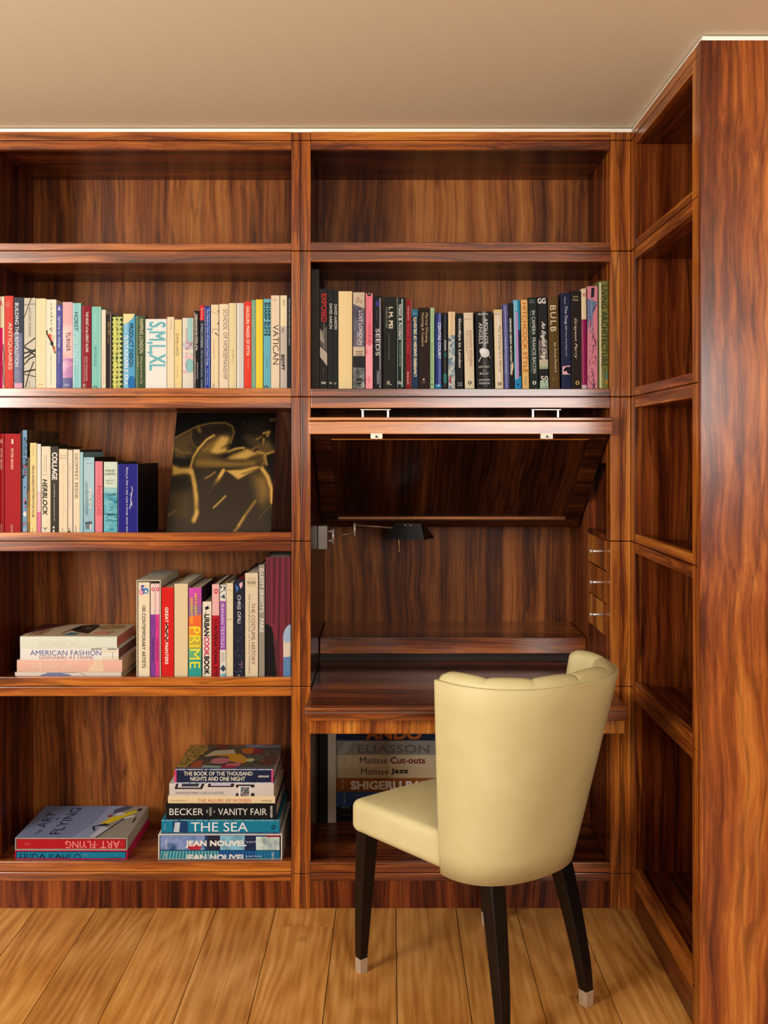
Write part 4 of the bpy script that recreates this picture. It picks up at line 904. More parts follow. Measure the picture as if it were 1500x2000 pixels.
# ------------------------------------------------------------------ books on the lower middle left shelf
g4 = 'books standing on the fourth left shelf'
B4 = ROW(1323, 0.019)
def b4(lbl, x0, x1, yt, col, items=(), **kw):
    kw.setdefault('depth', 0.28); d = kw.pop('depth')
    return book(lbl, g4, x0, x1, yt, 1323, K, d, B4, col, items, **kw)
bm, loc, bx = slipcase('', '', 266.4, 314, 1133, 1323, K, 0.30, B4, None, t=0.0034)
tag(link('slipcase', bm, paper((224,214,192)), loc=loc, bevel=0.0008), 'cream slipcase holding a white book and two narrow colour-blocked ones', 'slipcase')
KS = K+0.001
bs = dict(base=B4+0.0036)
def b4s(lbl, x0, x1, yt, col, items): return book(lbl, g4, x0, x1, yt, 1323, KS, 0.285, B4+0.0036, col, items)
b4s('white book lettered 100 CONTEMPORARY ARTISTS inside the cream slipcase', 270, 292.4, 1137, (236,222,192), [('h','5',276,281,1144,1160,(60,80,170),{'b':0.04}),('e',285,1154,5,6,(60,130,200)),('e',285,1155,2.2,2.8,(236,222,192)),('e',276,1157,4,5,(226,130,160)),('e',276,1157,1.6,2,(236,222,192)),('v','100 CONTEMPORARY ARTISTS',277.5,284,1183,1304,(24,22,22),{'b':0.008})])
b4s('narrow pink-topped purple book inside the cream slipcase', 294, 302.8, 1140, (236,214,200), [('r',294,303,1200,1330,(130,62,160)),('e',299,1151,3,4,(206,60,110)),('e',299,1151,1.4,2,(240,200,200)),('v','FRANCIS BACON',297,300.6,1246,1294,(60,24,80),{'b':0.01}),('v','TASCHEN',297.4,299.6,1207,1222,(110,50,140))])
b4s('narrow pink-topped magenta book inside the cream slipcase', 303.2, 311.4, 1140, (240,204,204), [('r',303,312,1200,1330,(214,60,146)),('e',308,1151,3,4,(206,50,90)),('e',308,1151,1.4,2,(240,200,200)),('v','MARK ROTHKO',305.8,309.2,1247,1292,(130,20,70),{'b':0.01}),('v','TASCHEN',306,308.2,1207,1227,(170,40,110))])
b4('bright red book with white lettering and a scribbled-out word', 315.4, 339.4, 1147, (214,26,22), [('v','GREAT',322.5,328.5,1186,1216,(250,236,226),{'b':0.02}),('v','WOMEN',322.5,328.5,1219,1251,(250,236,226),{'b':0.02}),('l',[(324,1218),(328,1226),(323,1232),(328,1240),(323,1246),(327,1252)],2.4,(20,14,14)),('v','PAINTERS',322.5,328.5,1255,1297,(250,236,226),{'b':0.02})], side=(120,16,16), depth=0.28)
b4('blank cream boxed volume beside the bright red book', 340.4, 367, 1140, (226,206,166), depth=0.30)
b4('rainbow coloured book with giant yellow capitals PRIME', 368.6, 393.6, 1148, (206,80,180), [('r',368.6,393.6,1165,1185,(190,90,160)),('r',368.6,393.6,1182,1205,(150,110,150)),('p',[(368.6,1205),(393.6,1200),(393.6,1228),(368.6,1220)],(236,110,50)),('r',368.6,393.6,1222,1246,(232,150,50)),('r',368.6,393.6,1244,1268,(196,176,70)),('r',368.6,393.6,1266,1290,(100,176,130)),('r',368.6,393.6,1288,1330,(40,160,150)),('v',"ART'S NEXT",380.5,385,1158,1202,(246,214,60),{'b':0.015}),('v','GENERATION',372.5,377,1167,1216,(246,214,60),{'b':0.015}),('v','PRIME',371,391,1224,1305,(240,232,50),{'b':0.0})], depth=0.28, rnd=0.0012, side=(70,60,70))
b4('short white book with heavy black and pink stacked title', 395.4, 413, 1175, (232,222,204), [('p',[(400,1186),(407,1183),(408.5,1189),(401.5,1192)],(30,26,26)),('v','The',399.5,403,1195,1206,(20,18,18),{'b':0.02}),('v','URBAN',399,408.5,1200,1242,(20,18,18),{'b':0.03}),('v','COOK',399,408.5,1244,1280,(206,60,110),{'b':0.03}),('v','BOOK',399,408.5,1282,1317,(20,18,18),{'b':0.03})], depth=0.26, side=(40,36,36))
b4('pink-topped red book with black capitals beside the patterned one', 414, 428.2, 1141, (232,180,178), [('r',414,428.2,1202,1330,(182,20,34)),('e',422,1155,4,5,(206,40,70)),('e',422,1155,2,2.6,(232,180,178)),('v','THE',418,424.5,1207,1219,(110,10,20),{'b':0.02}),('v','INTERNATIONAL STYLE',418,424.5,1222,1327,(40,6,10),{'b':0.02})], side=(96,30,26))
pt = [('p',[(429.5,1141),(434,1146),(431,1152)],(60,80,90)),('p',[(436,1143),(441,1147),(438,1156)],(90,100,110)),('l',[(430,1158),(440,1150)],1.2,(40,60,80)),('p',[(431,1166),(438,1160),(440,1170)],(60,90,110)),('r',429.3,441.3,1174,1269,(150,80,170)),('v','IRANIAN TEXTILES',431.5,438,1179,1265,(236,214,240)),('v','JENNIFER WEARDEN',432,434.5,1274,1296,(110,110,110)),('v','PATRICIA BAKER',436,438.4,1274,1292,(110,110,110)),('p',[(430,1306),(436,1298),(441,1306),(436,1312)],(50,70,90)),('p',[(430,1318),(440,1314),(441,1323),(431,1325)],(120,180,206))]
b4('white patterned book with a purple title band', 429.3, 441.3, 1142, (226,224,214), pt, side=(150,140,60))
b4('plain cream book between the purple-banded and navy starry books', 441.8, 455.4, 1139, (228,214,180), [('v','Kate Moss',447.5,449.5,1150,1153,(150,140,120)),('h','edition',444,453,1208,1210.5,(150,140,110)),('h','photographs',444,454,1152,1154,(150,136,110))], side=(130,110,40))
st = []
random.seed(11)
for i in range(120): st.append(('e',random.uniform(458,476),random.uniform(1165,1318),random.uniform(0.25,0.7),random.uniform(0.25,0.7),random.choice([(110,116,150),(190,190,206),(70,76,110)])))
st += [('p',[(459,1140),(467,1148),(463,1158)],(60,110,190)),('p',[(467,1140),(474,1136),(474,1144),(470,1150)],(226,180,196)),('v','CHRIS OFILI',464,470.5,1162,1217,(232,232,236)),('h','R',465,470,1318,1323,(226,226,226)),('l',[(466,1298),(474,1296)],0.8,(190,140,150)),('l',[(472,1290),(473,1304)],0.8,(190,140,150))]
b4('navy starry book with white capitals and a red top edge', 457, 477, 1132, (28,30,52), st, pages=plain('red_page_edges', (150,30,30), 0.7), side=(20,20,34))
b4('tall cream book lettered THE COSTUME HISTORY in wine red', 478.6, 504, 1119, (222,208,178), [('r',483,500,1128,1146,(206,190,158)),('h','TASCHEN',482,499,1136,1140,(60,50,44),{'b':0.01}),('v','THE COSTUME HISTORY',491,498,1178,1298,(120,40,40)),('v','Das Kostumgeschichte  Le Costume Historique',485,488.5,1161,1315,(70,60,50))], depth=0.31, side=(48,40,36))
b4('silver grey book with tall pale capitals, left of the curtain spine', 505.4, 517, 1103, (150,142,130), [('v',"ELLIOTT ERWITT'S",507.5,515,1110,1196,(226,222,212),{'b':0.015}),('v','PARIS',507.5,515,1208,1235,(232,228,218),{'b':0.015})], depth=0.33, side=(40,36,34))
b4('largest book, with a maroon curtain and blue sky on its spine', 518.6, 568, 1088, (118,44,58), [('p',[(521,1088),(528,1088),(526,1218),(521,1218)],(96,36,48)),('p',[(533,1088),(539,1088),(536,1218),(533,1218)],(84,28,40)),('p',[(545,1088),(549,1088),(547,1200),(544,1323),(541,1323)],(80,28,38)),('p',[(556,1088),(561,1088),(561,1222),(556,1230)],(92,32,44)),('p',[(518.6,1218),(524,1219),(531,1226),(534,1240),(538,1290),(542,1325),(518.6,1325)],(18,16,18)),('p',[(553.5,1325),(553,1240),(557,1228),(563,1221),(568,1219),(568,1325)],(160,184,212)),('p',[(553.4,1250),(560,1256),(568,1252),(568,1282),(553.4,1284)],(222,206,186)),('p',[(553.4,1284),(568,1282),(568,1325),(553.4,1325)],(96,136,184)),('p',[(534,1250),(545,1250),(545,1325),(541,1325)],(90,34,46))], depth=0.34)

# stacks lying flat -------------------------------------------------
g5 = 'books lying in the stack on the fourth left shelf'
zz1 = ZP(1313, K+0.012); 
def fl_(lbl, grp, x0, x1, yt, yb, k, depth, col, items=(), **kw):
    return book(lbl, grp, x0, x1, yt, yb, k, depth, col=col, items=items, flat=True, **kw)
KF = K+0.008
fl_('bottom book of the four-book stack, white with a blue oval pattern', g5, 29, 237, 1313, 1334, KF, 0.25, (226,214,200), [('p',[(75,1322),(82,1317),(95,1314.5),(120,1314.5),(135,1317),(142,1322),(142,1334),(75,1334)],(120,124,170)),('l',[(155,1314),(165,1318),(172,1324)],0.8,(60,56,70)),('l',[(90,1314),(150,1313.6)],0.8,(90,80,90))], z0=B4, pages=M_PAGESD)
fl_('pink and cream book lying third from the top of its stack', g5, 33, 239, 1289, 1312.4, KF, 0.245, (236,186,166), [('r',55,110,1289,1312,(238,200,176)),('p',[(170,1312),(186,1289),(200,1289),(205,1312)],(238,206,176)),('r',205,232,1289,1312,(236,190,170)),('h','THE WAY WE',60,140,1295,1308,(240,214,190))], rnd=0.0015, z0=ZP(1313, KF)+0.0002, pages=M_PAGESD)
fl_('white book lettered AMERICAN FASHION in blue capitals', g5, 39.4, 232, 1267, 1288, KF, 0.235, (236,232,226), [('h','AMERICAN FASHION',59,198,1270,1280,(60,84,150),{'b':0.0}),('h','DESIGNERS AT HOME',77,182,1281,1287,(190,90,120)),('r',178,199,1266,1268.5,(20,18,20)),('r',210,228,1266,1268.5,(20,18,20)),('v','assouline',220,222,1274,1286,(90,90,90)),('r',200,232,1268.5,1288,(228,220,196))], rnd=0.0012, z0=ZP(1289, KF)+0.0002, pages=plain('brown_page_edges',(110,56,46),0.8))
fl_('pale mint book with a painted cover, top of the stack on the fourth shelf', g5, 39, 228.6, 1243, 1266, KF, 0.245, (222,230,214), [('h','BOTANICALS',76,158,1251,1263,(226,214,202)),('r',186,224,1243,1266,(200,214,200))],
    top=[('r',0,1,0,1,(216,190,158)),('p',[(0,1),(0,0.2),(0.3,1)],(110,60,56)),('p',[(0.36,0.1),(0.42,0.5),(0.5,0.35),(0.66,0.2),(0.66,0.75),(0.55,0.6),(0.5,0.95),(0.62,0.98),(0.44,0.9),(0.4,0.6)],(46,34,30)),('p',[(0.4,0.1),(0.46,0.3),(0.56,0.25),(0.55,0.1)],(60,140,150)),('e',0.8,0.75,0.15,0.2,(176,140,90)),('e',0.78,0.3,0.08,0.14,(226,150,120)),('e',0.56,0.8,0.1,0.14,(56,40,34)),('h','100',0.06,0.2,0.55,0.1,(170,80,70)),('l',[(0.86,0.2),(0.9,0.35),(0.85,0.4)],0.012,(90,60,40))], z0=ZP(1267, KF)+0.0002, pages=plain('rose_page_edges',(176,90,80),0.8), rnd=0.001)

# bottom left shelf -------------------------------------------------
BB = ZP(1683)-0.010+0.0004
KB = 1.012
X0, X1, Y0 = XP(29, KB), XP(248.6, KB), D0*KB
def flatcase(label, x0, x1, z0, z1, k, depth, col, t=0.0032, art=(), name='slipcase'):
    X0, X1, Y0 = XP(x0, k), XP(x1, k), D0*k; Y1 = Y0+depth
    bm = NB(); mats = [paper(col)]
    box(bm, X0, X0+t, Y0, Y1, z0, z1); box(bm, X1-t, X1, Y0, Y1, z0, z1)
    box(bm, X0+t, X1-t, Y0, Y1, z0, z0+t); box(bm, X0+t, X1-t, Y0, Y1, z1-t, z1); box(bm, X0+t, X1-t, Y1-t, Y1, z0+t, z1-t)
    bmesh.ops.recalc_face_normals(bm, faces=bm.faces[:])
    T = Face(bm, mats, lambda u, v, n: (X0+(X1-X0)*u, Y0+(Y1-Y0)*v, z1+0.0001+0.00012*n))
    for it in art: T.put(it)
    o = link(name, bm, mats, loc=((X0+X1)/2, (Y0+Y1)/2, z0), fixn=False)
    return tag(o, label, 'slipcase')
g6 = 'boxed books lying on the bottom left shelf'
zA = ZP(1661, KB)
flatcase('hot pink slipcase under the grey-blue one on the bottom shelf', 29, 248.6, BB, zA, KB, 0.315, (196,30,84))
fl_('turquoise book with thin dark capitals inside the hot pink slipcase', g6, 32.4, 245, 1664.5, 1690, KB+0.001, 0.30, (24,128,160), [('h','FRIDA KAHLO',38,158,1667,1683,(16,40,70)),('h','the masterworks',162,172,1668,1670,(180,190,180)),('h','ASSOULINE',214,237,1673.5,1676,(16,60,90))], z0=BB+0.0036, board=0.002)
art = [('r',0,1,0,1,(126,138,176)),('p',[(0.62,0),(1,0),(1,1),(0.8,1),(0.7,0.5)],(150,142,136)),('r',0.72,1,0,1,(156,148,138)),('p',[(0.5,0),(0.68,0),(0.78,0.6),(0.74,1),(0.62,1),(0.6,0.4)],(150,160,194)),
       ('u','THE',0.145,0.185,0.24,0.10,(30,34,58)),('u','ART',0.095,0.185,0.78,0.30,(30,34,58)),('u','OF',0.215,0.24,0.62,0.52,(30,34,58)),('u','FLYING',0.275,0.37,0.93,0.10,(30,34,58)),
       ('p',[(0.66,0.40),(0.72,0.62),(0.80,0.70),(0.86,0.80),(0.92,0.84),(0.93,0.78),(0.84,0.62),(0.78,0.48),(0.72,0.40)],(226,200,30)),('e',0.70,0.66,0.022,0.04,(150,60,60)),('e',0.78,0.72,0.05,0.06,(214,206,206)),('p',[(0.66,0.35),(0.74,0.35),(0.76,0.40),(0.67,0.40)],(20,22,30)),('p',[(0.66,0.0),(0.72,0.0),(0.78,0.30),(0.70,0.32)],(196,200,214)),('l',[(0.72,0),(0.80,0.35),(0.86,0.6)],0.012,(40,50,80)),('e',0.98*0.96,0.86,0.02,0.05,(40,34,34)),('p',[(0.86,0.56),(0.94,0.62),(0.92,0.68),(0.84,0.6)],(226,222,220)),('l',[(0.66,0.2),(0.62,0.32),(0.72,0.42)],0.02,(40,50,90)),('p',[(0.72,0.7),(0.86,0.95),(0.80,1.0),(0.70,0.86)],(80,80,110)),('r',0.985,1.0,0,0.0,(0,0,0)),('l',[(1.0-0.045,0.45),(1.0-0.045,0.6)],0.014,(60,54,50))]
flatcase('grey-blue slipcase with a woman in yellow painted on its lid', 29.4, 248.2, zA+0.0002, ZP(1637, KB), KB+0.0005, 0.315, (176,168,152), art=[a for a in art])
fl_('red book with upside-down pale lettering inside the grey-blue slipcase', g6, 32.6, 245, 1640, 1658, KB+0.0015, 0.30, (178,22,30), [('f','ART',196,234,1642.5,1656.5,(236,150,140),{'b':-0.012}),('f','OF',188,192,1648,1651,(226,130,120)),('f','FLYING',128,186,1642.5,1656.5,(236,150,140),{'b':-0.012}),('f','THE',236.5,239,1646,1652,(220,110,100)),('f','ASSOULINE',48,60,1647,1650,(220,120,110))], z0=zA+0.0040, z1=ZP(1637, KB)-0.0036, board=0.002)

g7 = 'books in the tall stack on the bottom left shelf'
KN = 1.012
zn2 = ZP(1661, KN); 
bm = NB()
def opencase(label, x0, x1, z0, z1, k, depth, col, t=0.004):
    X0, X1, Y0 = XP(x0, k), XP(x1, k), D0*k; Y1 = Y0+depth
    bm = NB(); box(bm, X0, X0+t, Y0, Y1, z0, z1); box(bm, X1-t, X1, Y0, Y1, z0, z1)
    box(bm, X0+t, X1-t, Y0, Y1, z0, z0+0.0015); box(bm, X0+t, X1-t, Y0, Y1, z1-0.003, z1); box(bm, X0+t, X1-t, Y1-t, Y1, z0+0.0015, z1-0.003)
    return tag(link('slipcase', bm, paper(col), loc=((X0+X1)/2, (Y0+Y1)/2, z0)), label, 'slipcase')
opencase('white slipcase holding two blue volumes at the foot of the tall stack', 309, 551, BB, ZP(1629.6, KN), KN, 0.33, (226,222,210))
stripes = []
for i in range(38):
    x = 316+i*6.1
    stripes.append(('l',[(x,1662),(x+(x-431)*0.03,1688)],1.3,(170,220,220) if i < 19 else (60,140,190)))
fl_('striped blue volume lowest in the white slipcase', g7, 313, 546.6, 1661.4, 1690, KN+0.001, 0.315, (20,110,150), [('p',[(313,1661),(425,1661),(425,1690),(313,1690)],(40,130,150)),('p',[(425,1661),(500,1661),(500,1690),(425,1690)],(20,70,140))]+stripes+[('h','JEAN NOUVEL',363,480,1669,1683,(240,236,226),{'b':0.03}),('h','by Jean Nouvel',480,511,1670,1674.5,(220,224,224)),('u','VOLUME 1',323,326.5,1664,1684,WHT),('u','TASCHEN',531,535,1664,1685,WHT)], z0=BB+0.0018, board=0.002)
fl_('cloudy blue and red volume uppermost in the white slipcase', g7, 313, 546.6, 1632, 1661, KN+0.001, 0.315, (30,60,110), [('r',313,400,1632,1661,blot([(40,96,150),(130,150,200),(30,70,120)],16)),('e',380,1654,14,8,(180,50,70)),('r',405,430,1632,1661,(36,36,60)),('r',430,478,1632,1661,blot([(60,120,170),(130,190,216),(40,80,130)],14)),('r',478,500,1632,1661,(30,44,80)),('r',500,546,1634,1661,blot([(120,170,190),(206,222,214),(60,90,120)],14)),('r',520,546,1632,1635,(160,30,60)),('h','JEAN NOUVEL',363,481,1642,1655,(240,236,226),{'b':0.03}),('h','by Jean Nouvel',481,511,1642,1646.5,(220,224,224)),('u','VOLUME 2',323,326.5,1637,1658,WHT),('u','TASCHEN',534,537,1637,1660,(190,190,190))], z0=zn2+0.0002, z1=ZP(1629.6, KN)-0.0034, board=0.002)
zs_ = ZP(1629.6, KN)+0.0002
fl_('teal book lettered THE SEA in large white serif capitals', g7, 315, 546, 1601, 1629, KN+0.002, 0.30, (20,124,160), [('r',315,546,1600,1603.5,blot([(20,60,80),(120,180,190),(20,90,120)],60)),('r',337,367,1603,1625,(24,60,110)),('p',[(339,1625),(342,1606),(352,1606),(350,1625)],(190,206,220)),('r',315,546,1625,1630,blot([(16,40,70),(40,90,130),(20,60,90)],60)),('h','THE SEA',373,484,1606,1624,(236,240,240),{'b':-0.006}),('u','Philip Plisson',321,324,1609,1620,(190,220,226)),('e',534,1615.5,4,4.6,(14,40,60)),('e',534,1615.5,1.8,2.8,(20,124,160))], z0=zs_)
zs_ = ZP(1601, KN+0.002)+0.0002
fl_('black book with large thin white capitals, resting on the teal book', g7, 324, 540.6, 1569, 1600.6, KN+0.003, 0.30, (20,20,22), [('h','BECKER',331,397,1579,1592,(232,230,224),{'b':-0.012}),('h','VANITY FAIR',426,521,1579,1592,(232,230,224),{'b':-0.012}),('u','20',403,406.5,1582,1588,(210,208,200)),('u','YEARS',409,413.5,1577,1594,(226,222,214)),('u','at',416.5,420,1583,1587,(200,196,190)),('u','ASSOULINE',528,532,1574,1597,(226,222,214),{'b':0.015})], z0=zs_)
zs_ = ZP(1569, KN+0.003)+0.0002
fl_('thin cream book lettered THE ALLURE OF WOMEN in red', g7, 328, 537.4, 1555, 1568.4, KN+0.003, 0.295, (232,210,168), [('h','THE ALLURE OF WOMEN',386,490,1560,1567,(206,90,70)),('h','FRANCOIS BAUDOT',334,365,1562.5,1565,(150,130,90)),('h','ASSOULINE',510,530,1562.5,1565.5,(110,90,60))], z0=zs_, rnd=0.001, board=0.002)
zs_ = ZP(1555, KN+0.003)+0.0002
fl_('pale grey book with framed pictures printed on its spine', g7, 330.4, 535, 1530, 1554.4, KN+0.003, 0.29, (212,204,198), [('p',[(344,1530),(400,1530),(395,1541),(341,1541)],(40,34,36)),('p',[(349,1530),(394,1530),(391,1538),(347,1538)],(206,204,206)),('p',[(356,1530),(390,1530),(387,1536),(354,1536)],(50,54,70)),('p',[(407,1530),(458,1530),(456,1537),(406,1537)],(40,34,36)),('p',[(412,1530),(452,1530),(450,1534.5),(412,1534.5)],(190,190,206)),('r',461,497,1532,1555,(34,28,32)),('r',466,490,1535,1555,(226,224,222)),('r',470,487,1537,1555,blot([(110,170,180),(60,40,50),(200,190,190)],60)),('h','FRIENDSHIP FAMILY LOVE & LAUGHTER',343,437,1546,1550.5,(150,140,130))], z0=zs_, rnd=0.0015)
zs_ = ZP(1530, KN+0.003)+0.0002
tp = [('r',0,1,0,1,blot([(60,64,58),(96,90,80),(50,50,50),(120,100,70)],26)),('p',[(0,0),(0.1,0),(0.22,0.8),(0.2,1),(0,1)],blot([(170,130,50),(60,60,50),(200,160,70),(50,70,60)],60)),('p',[(0.13,0),(0.26,0),(0.24,0.35),(0.16,0.3)],(170,86,60)),('p',[(0.22,0.5),(0.3,0.75),(0.5,0.8),(0.55,0.6),(0.4,0.55)],(206,190,160)),('p',[(0.27,0.55),(0.48,0.5),(0.52,0.3),(0.68,0.22),(0.72,0.35),(0.6,0.6),(0.52,0.62)],(214,150,50)),('e',0.68,0.75,0.09,0.13,(196,106,50)),('p',[(0.72,0.85),(0.82,0.8),(0.82,0.62),(0.72,0.6)],(140,50,66)),('e',0.42,0.32,0.10,0.13,(196,120,130)),('p',[(0.5,0.2),(0.66,0.25),(0.64,0.1),(0.5,0.08)],(200,110,120)),('p',[(0.46,0),(0.62,0),(0.6,0.1),(0.47,0.12)],(180,30,60)),('p',[(0.26,0),(0.46,0),(0.46,0.1),(0.27,0.14)],(150,176,160)),('e',0.73,0.34,0.045,0.07,(196,196,140)),('e',0.92,0.3,0.08,0.17,blot([(130,60,50),(60,50,44),(150,80,60)],60)),('p',[(0.76,0.85),(1,0.85),(1,1),(0.76,1)],(120,112,120)),('p',[(0.3,0.85),(0.42,0.8),(0.4,1),(0.3,1)],(130,60,50)),('p',[(0.62,1),(0.62,0.86),(0.78,0.88),(0.78,1)],(130,130,160)),('r',0,1,0,0.03,(90,110,150))]
fl_('navy book with a richly painted lid, top of the tall stack', g7, 341, 533.4, 1502, 1529.4, KN+0.003, 0.285, (24,32,66), [('r',341,344.5,1502,1530,(226,60,130)),('r',530,533.4,1502,1530,(226,60,130)),('r',341,533,1502,1504,blot([(40,60,110),(200,206,220),(60,90,150)],90)),('r',341,533,1528,1530,blot([(40,60,110),(200,206,220),(60,90,150)],90)),('h','THE BOOK OF THE THOUSAND',359,493,1507,1514.5,(226,222,204),{'b':0.012}),('h','NIGHTS AND ONE NIGHT',372,479,1517,1525,(226,222,204),{'b':0.012}),('h','ASSOULINE',504,525,1514.5,1518,(226,222,214),{'b':0.02})], top=tp, z0=zs_)

# below the desk ----------------------------------------------------
g8 = 'books stored under the desk'
KU = 1.113
BU = ZP(1685)-0.008+0.0004
book('black upright book in the dark corner under the desk', g8, 624, 639, 1398, 1605, KU, 0.26, BU, (26,24,24), side=(16,15,15))
book('tall off-white upright book under the desk', g8, 640.2, 656.6, 1410, 1605, KU, 0.27, BU, (206,196,178), side=(40,36,34))
def us(lbl, yt, yb, x1, col, items, z0, **kw):
    return fl_(lbl, g8, 657.4, x1, yt, yb, KU+kw.pop('dk', 0.0), 0.27, col, items, z0=z0, **kw)
z = BU
us('black book at the bottom of the stack under the desk', 1573, 1605, 862, (24,22,24), [('h','Philip',667,684,1575,1580,(180,176,170)),('h','Jodidio',668,686,1590,1594,(90,88,86))], z, dk=0.004)
us('blue book half hidden by the chair seat under the desk', 1546, 1572.6, 858, (54,84,140), [('u','Philip Jodidio',671,675,1549,1570,(214,220,230),{'s':0.2}),('h','TADAO',690,760,1551,1567,(90,120,176))], ZP(1573, KU+0.004)+0.0002, rnd=0.0015)
us('orange-brown book with bold white capitals under the desk', 1519.6, 1545.6, 858, (150,84,28), [('h','SHIGERU BAN',686,840,1526,1541,(240,232,220),{'b':0.04}),('u','Philip Jodidio',668,671.5,1522,1542,(236,214,180),{'s':0.2})], ZP(1546, KU)+0.0002, rnd=0.0015)
us('cream book with an all-black title under the desk', 1498, 1519.2, 862, (206,184,146), [('h','Matisse',705,759,1501,1512.6,(34,28,24)),('h','Jazz',764,797,1501,1512.6,(24,20,18),{'b':0.025}),('r',659.5,660.3,1500,1517,(60,50,40))], ZP(1519.6, KU)+0.0002, board=0.002)
us('cream book with a black and dark red title under the desk', 1474.4, 1497.6, 862, (212,192,156), [('h','Matisse',703,757,1479,1491,(34,28,24)),('h','Cut-outs',763,830,1479,1491,(120,30,34),{'b':0.02}),('r',659.5,660.3,1476,1496,(60,50,40)),('u','Henri Matisse',671,673.5,1478,1493,(110,90,70))], ZP(1498, KU)+0.0002, board=0.002)
us('silver grey book with faint large capitals under the desk', 1446.4, 1474, 860, (150,146,140), [('p',[(659,1472),(674,1448),(690,1448),(676,1472)],(176,172,166)),('p',[(700,1448),(722,1448),(708,1472),(692,1472)],(164,160,152)),('h','ELIASSON',699,838,1455,1470,(116,110,100),{'b':0.03})], ZP(1474.4, KU)+0.0002, rnd=0.0015)
us('dark blue book with orange capitals, top of the stack under the desk', 1420, 1446, 858, (26,36,70), [('r',657,716,1420,1446,(36,60,120)),('h','ANDO',716,822,1424,1443,(190,104,30),{'b':0.04})], ZP(1446.4, KU)+0.0002, rnd=0.0012)

# ------------------------------------------------------------------ the leaning photographic print
kb_, kt_ = 1.050, 1.106
def print_pt(x, y, n=0):
    """crop coordinates of the print -> point on the leaning sheet"""
    v = (y-80)/1170.0
    xl, xr = 228-108*v, 1197-54*v
    u = (x-xl)/(xr-xl)
    xb0, xb1 = XP(324, kb_), XP(529, kb_); xt0, xt1 = XP(345.6, kt_), XP(539.4, kt_)
    zb, zt = B3, ZP(805.5, kt_)
    X = lerp(lerp(xt0, xb0, v), lerp(xt1, xb1, v), u); Y = lerp(D0*kt_, D0*kb_, v); Z = lerp(zt, zb, v)
    nv = Vector((0, -(zt-zb), -(D0*kt_-D0*kb_))).normalized()
    return (X+nv.x*0.00025*n, Y+nv.y*0.00025*n, Z+nv.z*0.00025*n)
tp_ = thing('photographic_print', 'unframed sepia print of a crouching figure leaning at the right of the middle shelf', 'picture', print_pt(640, 1250))
c4 = [Vector(print_pt(228,80)), Vector(print_pt(1197,80)), Vector(print_pt(1143,1250)), Vector(print_pt(120,1250))]
bk = Vector((0, 0.004, 0.0))
bm = NB(); hexa(bm, [c4[3], c4[2], c4[2]+bk, c4[3]+bk, c4[0], c4[1], c4[1]+bk, c4[0]+bk])
link('mount_board', bm, plain('print_edge', (150,120,70), 0.6), tp_)
import numpy as np
GX, GY = 150, 176
uu, vv = np.meshgrid(np.linspace(0, 1, GX), np.linspace(0, 1, GY))
PY = 80+1170*vv; xl = 228-108*vv; PX = xl+uu*((1197-54*vv)-xl)
TONE = np.zeros_like(PX)
def inside(pts):
    c = np.zeros(PX.shape, bool); n = len(pts)
    for a in range(n):
        (x1, y1), (x2, y2) = pts[a], pts[(a+1) % n]
        if y1 == y2: continue
        hit = ((y1 > PY) != (y2 > PY)) & (PX < (x2-x1)*(PY-y1)/(y2-y1)+x1)
        c ^= hit
    return c
def segdist(pts):
    d = np.full(PX.shape, 1e9)
    for (x1, y1), (x2, y2) in zip(pts[:-1], pts[1:]):
        L2 = (x2-x1)**2+(y2-y1)**2; t = np.clip(((PX-x1)*(x2-x1)+(PY-y1)*(y2-y1))/L2, 0, 1)
        d = np.minimum(d, np.hypot(PX-x1-t*(x2-x1), PY-y1-t*(y2-y1)))
    return d
def blob(pts, tone, soft=24):
    global TONE
    d = segdist(pts+pts[:1]); d = np.where(inside(pts), d, -d)
    w = np.clip(0.5+d/soft, 0, 1); TONE = TONE*(1-w)+tone*w
def streak(pts, w, tone, soft=16):
    global TONE
    q = np.clip((w/2-segdist(pts))/soft+0.5, 0, 1); TONE = TONE*(1-q)+tone*q
blob([(176,640),(480,640),(760,640),(1080,620),(1160,900),(1141,1260),(110,1260)], 0.17, 120)
blob([(205,345),(300,290),(440,215),(600,180),(740,200),(790,260),(770,360),(700,480),(420,540),(190,530)], 0.20, 40)
blob([(200,350),(340,280),(400,300),(350,420),(380,470),(250,500),(190,470)], 0.34, 70)
streak([(200,440),(280,490),(350,480)], 20, 0.5, 30); streak([(215,500),(300,530)], 14, 0.42, 24)
blob([(380,260),(520,220),(700,200),(770,260),(740,310),(560,300),(420,420),(370,340)], 0.10, 50)
streak([(370,270),(360,340),(390,410),(430,440)], 8, 0.5, 16); streak([(440,240),(450,270)], 30, 0.55, 30)
blob([(470,430),(600,330),(720,300),(745,360),(660,450),(730,430),(730,480),(560,490),(440,500)], 0.52, 60)
blob([(600,400),(660,320),(735,330),(720,390),(660,440),(700,430),(710,470),(620,495),(555,480)], 0.86, 40)
streak([(205,340),(310,280),(430,218),(560,188),(700,184),(770,220),(785,280),(750,390)], 9, 0.72)
streak([(590,310),(520,350),(440,440),(390,520),(362,615)], 20, 0.9)
blob([(380,560),(440,490),(520,490),(700,545),(860,555),(1010,520),(1040,580),(1000,620),(760,630),(480,650),(390,620)], 0.42, 70)
streak([(430,580),(600,590),(760,600),(960,590)], 26, 0.58, 60)
streak([(400,645),(620,640),(860,640)], 8, 0.04, 14)
blob([(870,230),(960,150),(1080,150),(1130,230),(1110,300),(1060,420),(960,450),(880,400)], 0.06, 60)
blob([(880,330),(960,310),(1040,330),(1050,420),(960,450)], 0.24, 60)
streak([(1075,290),(1130,275),(1110,315)], 26, 0.72, 22); streak([(1000,350),(1030,338),(1055,320)], 10, 0.75); streak([(1075,345),(1070,400)], 18, 0.85)
